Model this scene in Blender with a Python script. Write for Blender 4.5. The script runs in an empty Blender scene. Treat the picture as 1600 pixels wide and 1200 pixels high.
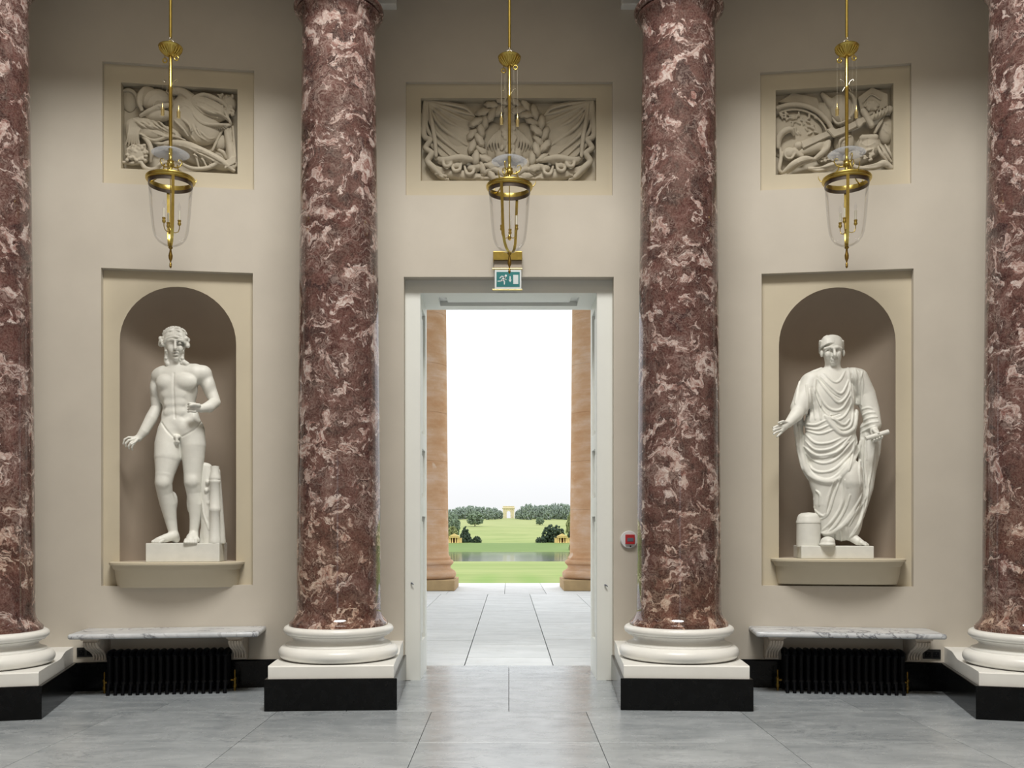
import bpy, bmesh, math, random
import numpy as np
from mathutils import Vector, Matrix
from mathutils.geometry import tessellate_polygon
PI = math.pi
scene = bpy.context.scene
C = scene.collection
random.seed(7)

# ------------------------------------------------------------------ camera
F, CX, HY, EYE = 1450.0, 795.0, 829.0, 1.5      # focal length in pixels, principal column, horizon row, eye height
cam_d = bpy.data.cameras.new('camera'); cam = bpy.data.objects.new('camera', cam_d); C.objects.link(cam)
cam_d.sensor_width = 36.0; cam_d.lens = F / 1600 * 36.0
cam_d.shift_x = (800 - CX) / 1600; cam_d.shift_y = (HY - 600) / 1600
cam_d.clip_start = 0.05; cam_d.clip_end = 4000
cam.location = (0, 0, EYE); cam.rotation_euler = (PI / 2, 0, 0)
scene.camera = cam
vs = scene.view_settings
vs.view_transform = 'Standard'; vs.look = 'None'; vs.gamma = 1; vs.use_curve_mapping = False; vs.exposure = 0.0
try:
    scene.cycles.use_denoising = True
    scene.cycles.max_bounces = 10; scene.cycles.diffuse_bounces = 2; scene.cycles.transparent_max_bounces = 16
    scene.cycles.sample_clamp_indirect = 6.0
    scene.cycles.caustics_reflective = False; scene.cycles.caustics_refractive = False
except Exception:
    pass

# ------------------------------------------------------------------ overcast sky, brighter towards the zenith
SKY = 2.75
w = bpy.data.worlds.new('overcast_sky'); scene.world = w; w.use_nodes = True
nt = w.node_tree; nt.nodes.clear()
tc = nt.nodes.new('ShaderNodeTexCoord'); sep = nt.nodes.new('ShaderNodeSeparateXYZ')
mx = nt.nodes.new('ShaderNodeMath'); mx.operation = 'MAXIMUM'; mx.inputs[1].default_value = 0.0
ma = nt.nodes.new('ShaderNodeMath'); ma.operation = 'MULTIPLY_ADD'; ma.inputs[1].default_value = SKY * 2 / 3; ma.inputs[2].default_value = SKY / 3
bg = nt.nodes.new('ShaderNodeBackground'); bg.inputs[0].default_value = (0.975, 0.985, 1.0, 1)
wo = nt.nodes.new('ShaderNodeOutputWorld')
nt.links.new(tc.outputs['Generated'], sep.inputs[0]); nt.links.new(sep.outputs[2], mx.inputs[0])
nt.links.new(mx.outputs[0], ma.inputs[0]); nt.links.new(ma.outputs[0], bg.inputs[1]); nt.links.new(bg.outputs[0], wo.inputs[0])

# ------------------------------------------------------------------ skylight of the saloon: daylight falling through the glazed eye of the dome
EYE_Z, EYE_RX, EYE_RY, ROOM_CY = 12.2, 2.6, 1.8, 2.35
ld = bpy.data.lights.new('dome_eye_daylight', 'AREA'); ld.shape = 'ELLIPSE'; ld.size = 2 * EYE_RX; ld.size_y = 2 * EYE_RY
ld.energy = 1330; ld.color = (1.0, 0.985, 0.95)
lo = bpy.data.objects.new('dome_eye_daylight', ld); C.objects.link(lo); lo.location = (0, ROOM_CY, EYE_Z - 0.06)

# ------------------------------------------------------------------ helpers
def at(px, py, Y):
    return Vector(((px - CX) * Y / F, Y, EYE + (HY - py) * Y / F))

class MB:
    """collects vertices and faces of one mesh"""
    def __init__(s): s.v = []; s.f = []
    def add(s, vs_, fs):
        b = len(s.v); s.v.extend([tuple(p) for p in vs_]); s.f.extend([tuple(i + b for i in q) for q in fs]); return s
    def box(s, x0, x1, y0, y1, z0, z1):
        return s.add([(x0,y0,z0),(x1,y0,z0),(x1,y1,z0),(x0,y1,z0),(x0,y0,z1),(x1,y0,z1),(x1,y1,z1),(x0,y1,z1)],
                     [(0,3,2,1),(4,5,6,7),(0,1,5,4),(1,2,6,5),(2,3,7,6),(3,0,4,7)])
    def cbox(s, x0, x1, y0, y1, z0, z1, b):
        bm = bmesh.new(); bmesh.ops.create_cube(bm, size=1.0)
        for v in bm.verts:
            v.co = Vector((x0 if v.co.x < 0 else x1, y0 if v.co.y < 0 else y1, z0 if v.co.z < 0 else z1))
        bmesh.ops.bevel(bm, geom=bm.edges[:], offset=b, segments=2, affect='EDGES', profile=0.5)
        return s.bm(bm)
    def bm(s, bm):
        bm.verts.index_update()
        s.add([v.co[:] for v in bm.verts], [[v.index for v in f.verts] for f in bm.faces]); bm.free(); return s
    def lathe(s, prof, cx=0, cy=0, n=48, caps=True, a0=0, a1=2*PI):
        full = abs(a1 - a0 - 2*PI) < 1e-6; m = n if full else n + 1; vs_ = []; fs = []
        for r, z in prof:
            for i in range(m):
                a = a0 + (a1 - a0) * i / n
                vs_.append((cx + r*math.cos(a), cy + r*math.sin(a), z))
        for j in range(len(prof) - 1):
            for i in range(n):
                k = (i + 1) % m
                fs.append((j*m+i, j*m+k, (j+1)*m+k, (j+1)*m+i))
        if caps and full:
            if prof[0][0] > 1e-5: fs.append(tuple(reversed(range(m))))
            if prof[-1][0] > 1e-5: fs.append(tuple(range((len(prof)-1)*m, len(prof)*m)))
        return s.add(vs_, fs)
    def tube(s, pts, rad, n=8, flat=1.0):
        pts = [Vector(p) for p in pts]; m = len(pts)
        if not hasattr(rad, '__len__'): rad = [rad] * m
        vs_ = []; up = None
        for i, p in enumerate(pts):
            t = (pts[min(i+1, m-1)] - pts[max(i-1, 0)]).normalized()
            if up is None: up = t.orthogonal().normalized()
            up = (up - t * up.dot(t)); up = up.normalized() if up.length > 1e-6 else t.orthogonal().normalized()
            sd = t.cross(up)
            for k in range(n):
                a = 2*PI*k/n
                vs_.append(p + up*math.cos(a)*rad[i] + sd*math.sin(a)*rad[i]*flat)
        fs = [(i*n+k, i*n+(k+1)%n, (i+1)*n+(k+1)%n, (i+1)*n+k) for i in range(m-1) for k in range(n)]
        fs.append(tuple(reversed(range(n)))); fs.append(tuple(range((m-1)*n, m*n)))
        return s.add(vs_, fs)
    def extrude(s, poly, vec):
        """closed polygon of 3-D points swept along vec"""
        vec = Vector(vec); a = [Vector(p) for p in poly]; n = len(a)
        return s.add([p for p in a] + [p + vec for p in a], [tuple(reversed(range(n))), tuple(range(n, 2*n))] + [(i, (i+1)%n, n+(i+1)%n, n+i) for i in range(n)])
    def sheet(s, outer, holes, fn):
        """flat polygon with holes; fn maps (u, v) to 3-D"""
        loops = [[Vector((p[0], p[1], 0)) for p in l] for l in [outer] + list(holes)]
        flat = [p for l in loops for p in l]
        return s.add([fn(p.x, p.y) for p in flat], [tuple(t) for t in tessellate_polygon(loops)])
    def strip(s, la, lb, closed=True):
        n = len(la); m = n if closed else n - 1
        return s.add(list(la) + list(lb), [(i, (i+1)%n, n+(i+1)%n, n+i) for i in range(m)])
    def ball(s, c, r, sub=2, sc=(1,1,1)):
        bm = bmesh.new(); bmesh.ops.create_icosphere(bm, subdivisions=sub, radius=1.0)
        for v in bm.verts: v.co = Vector((c[0]+v.co.x*r*sc[0], c[1]+v.co.y*r*sc[1], c[2]+v.co.z*r*sc[2]))
        return s.bm(bm)

def tag(o, label=None, cat=None, group=None, kind=None):
    if label: o['label'] = label
    if cat: o['category'] = cat
    if group: o['group'] = group
    if kind: o['kind'] = kind
    return o
def thing(name, label, cat, loc=(0,0,0), rotz=0.0, group=None):
    o = bpy.data.objects.new(name, None); C.objects.link(o); o.empty_display_size = 0.1
    o.location = loc; o.rotation_euler = (0, 0, rotz)
    return tag(o, label, cat, group)
def fixn(me):
    bm = bmesh.new(); bm.from_mesh(me); bmesh.ops.recalc_face_normals(bm, faces=bm.faces[:]); bm.to_mesh(me); bm.free()
def finish(me, mat, smooth):
    me.materials.append(mat)
    if smooth is not None:
        me.shade_smooth()
        if smooth < 180: me.set_sharp_from_angle(angle=math.radians(smooth))
def mk(name, mb, mat, parent=None, smooth=None, loc=None, rotz=0.0, off=None, fix=True):
    """one mesh object; off = world origin to subtract from world-space vertices"""
    me = bpy.data.meshes.new(name)
    vs_ = mb.v
    if off is not None: vs_ = [(p[0]-off[0], p[1]-off[1], p[2]-off[2]) for p in vs_]
    me.from_pydata(vs_, [], mb.f); me.update()
    if fix: fixn(me)
    finish(me, mat, smooth)
    o = bpy.data.objects.new(name, me); C.objects.link(o)
    if parent is not None: o.parent = parent
    if loc is not None: o.location = loc
    if rotz: o.rotation_euler = (0, 0, rotz)
    return o
def dup(o, parent=None, loc=None, rotz=None, label=None, scale=None):
    c = o.copy(); C.objects.link(c)
    if parent is not None: c.parent = parent
    if loc is not None: c.location = loc
    if rotz is not None: c.rotation_euler = (0, 0, rotz)
    if scale is not None: c.scale = scale
    if label: c['label'] = label
    return c
def dup_tree(o, parent=None, loc=None, rotz=None, label=None, scale=None):
    c = dup(o, parent, loc, rotz, label, scale)
    for ch in list(o.children): dup_tree(ch, c)
    return c
def struct(name, mb, mat, parent=None, smooth=None, label=None, **kw):
    o = mk(name, mb, mat, parent, smooth, **kw)
    if parent is None:
        o['kind'] = 'structure'
        if label: o['label'] = label
    return o

# ------------------------------------------------------------------ materials
def L(c):   # sRGB 0-255 to linear
    return tuple(((x/255/12.92) if x/255 <= 0.04045 else ((x/255+0.055)/1.055)**2.4) for x in c) + (1.0,)
class NT:
    def __init__(s, name):
        s.m = bpy.data.materials.new(name); s.m.use_nodes = True; s.t = s.m.node_tree
        s.b = s.t.nodes['Principled BSDF']; s.out = s.t.nodes['Material Output']
    def n(s, typ, **kw):
        nd = s.t.nodes.new('ShaderNode' + typ)
        for k, v in kw.items():
            if k.startswith('i_'):
                key = k[2:]; key = int(key) if key.isdigit() else key.replace('_', ' ')
                nd.inputs[key].default_value = v
            else: setattr(nd, k, v)
        return nd
    def l(s, a, b): s.t.links.new(a, b)
    def pos(s): return s.n('NewGeometry').outputs['Position']
    def obj(s): return s.n('TexCoord').outputs['Object']
    def map(s, vec, sc=(1,1,1), rot=(0,0,0)):
        m = s.n('Mapping'); m.inputs['Scale'].default_value = sc; m.inputs['Rotation'].default_value = rot; s.l(vec, m.inputs[0]); return m.outputs[0]
    def noise(s, vec, scale, detail=4, rough=0.55, dist=0.0):
        n = s.n('TexNoise'); n.inputs['Scale'].default_value = scale; n.inputs['Detail'].default_value = detail
        n.inputs['Roughness'].default_value = rough; n.inputs['Distortion'].default_value = dist; s.l(vec, n.inputs['Vector']); return n
    def ramp(s, fac, stops):
        r = s.n('ValToRGB'); e = r.color_ramp.elements
        while len(e) < len(stops): e.new(0.5)
        for i, (p, c) in enumerate(stops):
            e[i].position = p; e[i].color = c if hasattr(c, '__len__') else (c, c, c, 1)
        s.l(fac, r.inputs[0]); return r.outputs[0]
    def mix(s, fac, a, b, mode='MIX'):
        m = s.n('Mix', data_type='RGBA', blend_type=mode)
        for sock, val in ((m.inputs[0], fac), (m.inputs[6], a), (m.inputs[7], b)):
            if hasattr(val, 'is_output'): s.l(val, sock)
            else: sock.default_value = val
        return m.outputs[2]
    def math(s, op, a, b=0.5):
        m = s.n('Math', operation=op)
        for sock, val in ((m.inputs[0], a), (m.inputs[1], b)):
            if hasattr(val, 'is_output'): s.l(val, sock)
            else: sock.default_value = val
        return m.outputs[0]
    def bump(s, h, strength=0.2, dist=0.01):
        b = s.n('Bump'); b.inputs['Strength'].default_value = strength; b.inputs['Distance'].default_value = dist
        s.l(h, b.inputs['Height']); s.l(b.outputs[0], s.b.inputs['Normal'])
    def set(s, color=None, rough=None, metal=None, **kw):
        if color is not None:
            if hasattr(color, 'is_output'): s.l(color, s.b.inputs['Base Color'])
            else: s.b.inputs['Base Color'].default_value = color
        if rough is not None:
            if hasattr(rough, 'is_output'): s.l(rough, s.b.inputs['Roughness'])
            else: s.b.inputs['Roughness'].default_value = rough
        if metal is not None: s.b.inputs['Metallic'].default_value = metal
        for k, v in kw.items(): s.b.inputs[k.replace('_', ' ')].default_value = v
        return s.m
def plain(name, c, rough=0.5, metal=0.0, var=0.06, scale=6.0, bump=0.0, bscale=60.0, **kw):
    """a paint, stone or metal with a little mottling and fine relief"""
    t = NT(name); p = t.pos()
    n = t.noise(p, scale, 5)
    a = tuple(x*(1-var) for x in c[:3]) + (1,); b = tuple(min(1, x*(1+var)) for x in c[:3]) + (1,)
    col = t.ramp(n.outputs[0], [(0.3, a), (0.7, b)])
    if bump > 0: t.bump(t.noise(p, bscale, 4).outputs[0], bump, 0.004)
    return t.set(col, rough, metal, **kw)

MT = {}
MT['wall'] = plain('wall_paint', L((212,203,188)), 0.75, var=0.035, scale=2.0, bump=0.12, bscale=25)
MT['panel'] = plain('panel_paint', L((212,200,175)), 0.75, var=0.03, scale=2.5, bump=0.1, bscale=25)
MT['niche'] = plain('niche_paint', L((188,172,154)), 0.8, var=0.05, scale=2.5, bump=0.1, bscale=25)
MT['relief'] = plain('relief_stone', L((204,193,172)), 0.8, var=0.07, scale=8, bump=0.25, bscale=90)
MT['statue'] = plain('statue_plaster', L((242,240,230)), 0.5, var=0.05, scale=9, bump=0.12, bscale=70)
MT['white_stone'] = plain('white_stone', L((250,248,241)), 0.3, var=0.03, scale=5, bump=0.05)
MT['trim'] = plain('door_paint', L((246,247,240)), 0.45, var=0.015, scale=3)
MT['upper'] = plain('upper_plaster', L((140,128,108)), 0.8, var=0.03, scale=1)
MT['black_stone'] = plain('black_stone', (0.004,0.0045,0.005,1), 0.2, var=0.4, scale=14, Specular_IOR_Level=0.18)
MT['iron'] = plain('black_iron', (0.003,0.0035,0.005,1), 0.5, var=0.3, scale=30, Specular_IOR_Level=0.15)
MT['black_plastic'] = plain('black_plate', (0.008,0.008,0.008,1), 0.4, var=0.1)
MT['brass'] = plain('brass', L((204,180,98)), 0.28, 1.0, var=0.12, scale=20)
MT['brass_dull'] = plain('dull_brass', L((150,122,60)), 0.4, 1.0, var=0.15, scale=20)
MT['brass_pale'] = plain('pale_brass', L((226,208,150)), 0.35, 0.9, var=0.05, scale=20)
MT['wire'] = plain('silver_wire', L((205,200,185)), 0.35, 1.0, var=0.05)
MT['bracket'] = plain('carved_bracket_stone', L((205,192,176)), 0.7, var=0.12, scale=18, bump=0.3)
MT['white_plastic'] = plain('white_plastic', L((235,236,236)), 0.4, var=0.01)
MT['red'] = plain('red_plastic', L((190,50,55)), 0.4, var=0.03)
MT['grey_plate'] = plain('grey_plate', L((105,110,122)), 0.4, var=0.05)
MT['sign_green'] = plain('sign_green', L((60,135,135)), 0.35, var=0.02)
MT['sign_white'] = plain('sign_white', L((240,246,246)), 0.4, var=0.01)
MT['taupe'] = plain('taupe_plate', L((185,172,155)), 0.5, var=0.03)
MT['candle'] = plain('candle_tube', L((232,226,205)), 0.5, var=0.02)
MT['dark_slot'] = plain('dark_slot', (0.01,0.01,0.01,1), 0.6)

def glass_mat(name, tint=(1,1,1,1), rough=0.0, milky=0.0):
    t = NT(name)
    # thin blown glass: mostly clear with a mirror-like skin
    tr = t.n('BsdfTransparent'); tr.inputs[0].default_value = tint
    gl = t.n('BsdfGlossy'); gl.inputs['Roughness'].default_value = 0.03
    fr = t.n('Fresnel'); fr.inputs[0].default_value = 1.12
    ms = t.n('MixShader'); t.l(t.math('MINIMUM', fr.outputs[0], 0.4), ms.inputs[0]); t.l(tr.outputs[0], ms.inputs[1]); t.l(gl.outputs[0], ms.inputs[2])
    out = ms.outputs[0]
    if milky > 0:
        df = t.n('BsdfTranslucent'); df.inputs[0].default_value = (0.85,0.87,0.9,1)
        d2 = t.n('BsdfDiffuse'); d2.inputs[0].default_value = (0.85,0.87,0.9,1)
        ad = t.n('MixShader'); ad.inputs[0].default_value = 0.5; t.l(df.outputs[0], ad.inputs[1]); t.l(d2.outputs[0], ad.inputs[2])
        m2 = t.n('MixShader'); m2.inputs[0].default_value = milky; t.l(out, m2.inputs[1]); t.l(ad.outputs[0], m2.inputs[2]); out = m2.outputs[0]
    t.l(out, t.out.inputs[0]); return t.m
MT['glass'] = glass_mat('lantern_glass', (0.97,0.97,0.98,1))
MT['bell_glass'] = glass_mat('smoke_bell_glass', (0.95,0.96,0.98,1), milky=0.22)

def column_marble():
    t = NT('red_marble'); p = t.pos()
    w1 = t.noise(p, 2.6, 3, 0.6); w2 = t.noise(p, 9.0, 3, 0.6)
    a = t.n('VectorMath', operation='MULTIPLY_ADD'); t.l(w1.outputs['Color'], a.inputs[0]); a.inputs[1].default_value = (0.45,0.45,0.45); t.l(p, a.inputs[2])
    b = t.n('VectorMath', operation='MULTIPLY_ADD'); t.l(w2.outputs['Color'], b.inputs[0]); b.inputs[1].default_value = (0.13,0.13,0.13); t.l(a.outputs[0], b.inputs[2])
    q = t.map(b.outputs[0], (1,1,1.25))
    base = t.ramp(t.noise(q, 7, 6, 0.65).outputs[0], [(0.34, L((54,33,32))), (0.5, L((91,59,54))), (0.66, L((118,82,76)))])
    dark = t.ramp(t.noise(q, 4.2, 4, 0.6).outputs[0], [(0.60, 0.0), (0.66, 1.0)])
    c1 = t.mix(dark, base, L((66,44,44)))
    clast = t.ramp(t.noise(q, 5.0, 8, 0.68, 0.7).outputs[0], [(0.535, 0.0), (0.575, 1.0)])
    vein = t.math('SUBTRACT', t.noise(q, 9.0, 5, 0.6, 1.6).outputs[0], 0.5); vein = t.math('ABSOLUTE', vein)
    veinm = t.ramp(vein, [(0.012, 1.0), (0.05, 0.0)])
    fill = t.ramp(t.noise(q, 22, 4, 0.7).outputs[0], [(0.38, L((150,104,96))), (0.5, L((200,175,166))), (0.66, L((234,222,216)))])
    c2 = t.mix(clast, c1, fill)
    mk_ = t.ramp(t.noise(q, 3.3, 3).outputs[0], [(0.45, 0.0), (0.6, 0.4)])
    vf = t.math('MULTIPLY', veinm, mk_)
    c3 = t.mix(vf, c2, L((206,184,174)))
    sp = t.ramp(t.noise(p, 70, 3, 0.6).outputs[0], [(0.40, L((70,40,38))), (0.6, L((190,170,160)))])
    c4 = t.mix(0.14, c3, sp)
    # the lower drums lean to a tan colour
    sx = t.n('SeparateXYZ'); t.l(p, sx.inputs[0])
    tan = t.ramp(t.math('MULTIPLY', sx.outputs[2], 0.25), [(0.2, 0.55), (0.62, 0.0)])
    tanm = t.math('MULTIPLY', tan, t.ramp(t.noise(p, 2.2, 3).outputs[0], [(0.4, 0.15), (0.6, 1.0)]))
    c5 = t.mix(tanm, c4, t.mix(1.0, c4, (1.12,0.98,0.72,1), 'MULTIPLY'))
    return t.set(c5, 0.06, IOR=1.55)
MT['marble'] = column_marble()

def bench_marble():
    t = NT('veined_white_marble'); p = t.pos()
    n = t.noise(p, 2.2, 6, 0.6, 1.4)
    v = t.math('ABSOLUTE', t.math('SUBTRACT', n.outputs[0], 0.5))
    vein = t.ramp(v, [(0.0, 1.0), (0.026, 0.0)])
    msk = t.ramp(t.noise(p, 2.6, 3).outputs[0], [(0.38, 0.0), (0.52, 0.9)])
    base = t.ramp(t.noise(p, 3.5, 6, 0.65).outputs[0], [(0.3, L((196,200,204))), (0.6, L((226,228,230)))])
    return t.set(t.mix(t.math('MULTIPLY', vein, msk), base, L((96,98,108))), 0.16)
MT['bench'] = bench_marble()

def slab_marble(name, lo_, hi_, rough, vein_c, vs=3.0, tonevar=0.12):
    t = NT(name); p = t.pos()
    oi = t.n('ObjectInfo')
    add = t.n('VectorMath', operation='MULTIPLY_ADD'); t.l(p, add.inputs[0]); add.inputs[1].default_value = (1,1,1)
    cmb = t.n('CombineXYZ'); r10 = t.math('MULTIPLY', oi.outputs['Random'], 40.0)
    for i in range(3): t.l(r10, cmb.inputs[i])
    t.l(cmb.outputs[0], add.inputs[2])
    q = t.map(add.outputs[0], (0.55, 1.5, 1.0), (0,0,0.25))
    base = t.ramp(t.noise(q, vs, 7, 0.65, 0.8).outputs[0], [(0.3, lo_), (0.68, hi_)])
    v = t.math('ABSOLUTE', t.math('SUBTRACT', t.noise(q, 2.4, 8, 0.7, 1.2).outputs[0], 0.5))
    vein = t.math('MULTIPLY', t.ramp(v, [(0.0, 1.0), (0.02, 0.0)]), t.ramp(t.noise(add.outputs[0], 1.6, 3).outputs[0], [(0.45, 0.0), (0.65, 0.7)]))
    col = t.mix(vein, base, vein_c)
    tone = t.math('MULTIPLY_ADD', oi.outputs['Random'], tonevar); 
    tm = t.n('Math', operation='MULTIPLY_ADD'); t.l(oi.outputs['Random'], tm.inputs[0]); tm.inputs[1].default_value = tonevar; tm.inputs[2].default_value = 1 - tonevar/2
    gr = t.n('CombineXYZ'); [t.l(tm.outputs[0], gr.inputs[i]) for i in range(3)]
    col = t.mix(1.0, col, gr.outputs[0], 'MULTIPLY')
    rr = t.ramp(t.noise(p, 6, 4).outputs[0], [(0.3, rough*0.8), (0.7, rough*1.25)])
    return t.set(col, rr)
MT['floor'] = slab_marble('grey_marble_slab', L((146,152,156)), L((182,187,190)), 0.25, L((104,110,116)))
MT['paving'] = slab_marble('pale_limestone_slab', L((203,207,209)), L((226,229,231)), 0.6, L((182,182,178)), 2.0, 0.17)
MT['joint'] = plain('joint_mortar', L((96,98,98)), 0.8)

# ================================================================== THE ROOM
WALL_Y = 9.17
BA, BB = Vector((-2.34, 8.90, 0)), Vector((-4.10, 8.67, 0))           # two points of the left bay's wall line
BT = (BA - BB).normalized(); BN = Vector((BT.y, -BT.x, 0)); BAY_ROT = math.atan2(BT.y, BT.x)
BO = BB + BT * ((BA - BB).length / 2)                                   # bay origin on the floor
class Bay:
    """flat wall bay: u along the wall (towards image right), v up, n out of the wall; sg = +1 left, -1 right"""
    def __init__(s, sg):
        s.sg = sg; s.t = Vector((BT.x, BT.y*sg, 0)); s.nr = Vector((BN.x*sg, BN.y, 0)); s.o = Vector((BO.x*sg, BO.y, 0)); s.rot = BAY_ROT*sg
    def P(s, u, v, n=0.0): return s.o + s.t*u + s.nr*n + Vector((0,0,v))
    def uv(s, px, py, n=0.0):
        d = Vector(((px-CX)/F, 1.0, (HY-py)/F)); e = Vector((0,0,EYE)); o = s.o + s.nr*n
        k = (o - e).dot(s.nr) / d.dot(s.nr); p = e + d*k
        return (p - o).dot(s.t), p.z
class Flat(Bay):
    def __init__(s, y): s.sg = 1; s.t = Vector((1,0,0)); s.nr = Vector((0,-1,0)); s.o = Vector((0,y,0)); s.rot = 0.0
bayL, bayR, bayC = Bay(1), Bay(-1), Flat(WALL_Y)
WALL_H = 7.0

def rect(u0, u1, v0, v1): return [(u0,v0),(u1,v0),(u1,v1),(u0,v1)]
def reveal(mb, bay, loop, n0, n1):
    mb.strip([bay.P(u,v,n0) for u,v in loop], [bay.P(u,v,n1) for u,v in loop])
def arch_loop(u0, u1, v0, vt, seg=24):
    r = (u1-u0)/2; c = (u0+u1)/2; sp = vt - r
    return [(u0,v0),(u1,v0)] + [(c + r*math.cos(PI*i/seg), sp + r*math.sin(PI*i/seg)) for i in range(seg+1)]

DEP_FRAME, DEP_PANEL, DEP_RELIEF = 0.045, 0.07, 0.12
def side_bay(bay, name, rel_frame, rel, pan, arch, wlo, whi):
    """rel_frame, rel, pan: pixel boxes of the relief's border, the relief, the niche panel; arch: px left, px right, py top, py bottom"""
    g = {}
    def box(b, n):
        cy = (b[1]+b[3])/2; cx = (b[0]+b[2])/2
        return rect(bay.uv(b[0],cy,n)[0], bay.uv(b[2],cy,n)[0], bay.uv(cx,b[3],n)[1], bay.uv(cx,b[1],n)[1])
    rf = box(rel_frame, 0); rl = box(rel, -DEP_FRAME); pn = box(pan, 0)
    a0, a1 = bay.uv(arch[0], 700, -DEP_PANEL)[0], bay.uv(arch[1], 700, -DEP_PANEL)[0]
    av0, avt = bay.uv((arch[0]+arch[1])/2, arch[3], -DEP_PANEL)[1], bay.uv((arch[0]+arch[1])/2, arch[2], -DEP_PANEL)[1]
    al = arch_loop(a0, a1, av0, avt)
    m = MB(); m.sheet(rect(wlo, whi, 0, WALL_H), [rf, pn], lambda u,v: bay.P(u,v,0))
    reveal(m, bay, rf, 0, -DEP_FRAME); reveal(m, bay, pn, 0, -DEP_PANEL)
    wall = struct(name, m, MT['wall'], label='cream painted curved saloon wall bay with arched niche', fix=False)
    m = MB(); m.sheet(rf, [rl], lambda u,v: bay.P(u,v,-DEP_FRAME)); reveal(m, bay, rl, -DEP_FRAME, -DEP_FRAME-DEP_RELIEF)
    mk('relief_border', m, MT['panel'], wall, fix=False)
    m = MB(); m.sheet(rl, [], lambda u,v: bay.P(u,v,-DEP_FRAME-DEP_RELIEF)); mk('relief_recess', m, MT['relief'], wall, fix=False)
    m = MB(); m.sheet(pn, [al], lambda u,v: bay.P(u,v,-DEP_PANEL)); mk('niche_surround', m, MT['panel'], wall, fix=False)
    # niche: half cylinder under a quarter sphere
    m = MB(); r = (a1-a0)/2; c = (a0+a1)/2; sp = avt - r; S = 32; K = 12; rows = []
    for v in (av0, sp): rows.append([bay.P(c - r*math.cos(PI*i/S), v, -DEP_PANEL - r*math.sin(PI*i/S)) for i in range(S+1)])
    for k in range(1, K+1):
        e = PI/2*k/K
        rows.append([bay.P(c - r*math.cos(e)*math.cos(PI*i/S), sp + r*math.sin(e), -DEP_PANEL - r*math.cos(e)*math.sin(PI*i/S)) for i in range(S+1)])
    b = len(m.v)
    for row in rows: m.v.extend([tuple(p) for p in row])
    for j in range(len(rows)-1):
        for i in range(S): m.f.append((j*(S+1)+i, j*(S+1)+i+1, (j+1)*(S+1)+i+1, (j+1)*(S+1)+i))
    m.f.append(tuple(range(S, -1, -1)))
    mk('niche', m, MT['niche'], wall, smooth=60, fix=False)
    g.update(rl=rl, c=c, r=r, v0=av0, wall=wall)
    return g

gL = side_bay(bayL, 'wall_left', (160,103,397,291), (189,134,371,267.5), (158,422.5,395,915), (187,369,448,877), -2.05, 1.62)
gR = side_bay(bayR, 'wall_right', (1188,106,1424,292), (1212,135.5,1396,269), (1190,423.5,1427.5,916), (1217,1399.5,449,872), -1.62, 2.05)

# centre bay with the doorway
CAS_Y, OUT_Y = 9.295, 10.0
def XC(px, y): return (px-CX)/F*y
def ZC(py, y): return EYE + (HY-py)/F*y
d0, d1, dt = XC(631,WALL_Y), XC(959,WALL_Y), ZC(432.5,WALL_Y)
def cbox_(b, y): return rect(XC(b[0],y), XC(b[2],y), ZC(b[3],y), ZC(b[1],y))
rfC = cbox_((634,128,957,305), WALL_Y); rlC = cbox_((657.5,153,931.5,282.5), WALL_Y+DEP_FRAME)
m = MB()
outer = [(-1.62,0),(d0,0),(d0,dt),(d1,dt),(d1,0),(1.62,0),(1.62,WALL_H),(-1.62,WALL_H)]
m.sheet(outer, [rfC], lambda u,v: bayC.P(u,v,0)); reveal(m, bayC, rfC, 0, -DEP_FRAME)
dl = [(d0,0),(d0,dt),(d1,dt),(d1,0)]
m.strip([bayC.P(u,v,0) for u,v in dl], [bayC.P(u,v,-(CAS_Y-WALL_Y)) for u,v in dl], closed=False)
for sx in (-1, 1):   # short returns behind the inner columns
    e = bayL.P(1.62,0) if sx < 0 else bayR.P(-1.62,0)
    m.add([(sx*1.62,WALL_Y,0),(e.x,e.y,0),(e.x,e.y,WALL_H),(sx*1.62,WALL_Y,WALL_H)], [(0,1,2,3)])
wall_c = struct('wall_back', m, MT['wall'], label='cream painted wall bay around the garden doorway', fix=False)
m = MB(); m.sheet(rfC, [rlC], lambda u,v: bayC.P(u,v,-DEP_FRAME)); reveal(m, bayC, rlC, -DEP_FRAME, -DEP_FRAME-DEP_RELIEF)
mk('relief_border', m, MT['panel'], wall_c, fix=False)
m = MB(); m.sheet(rlC, [], lambda u,v: bayC.P(u,v,-DEP_FRAME-DEP_RELIEF)); mk('relief_recess', m, MT['relief'], wall_c, fix=False)

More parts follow.
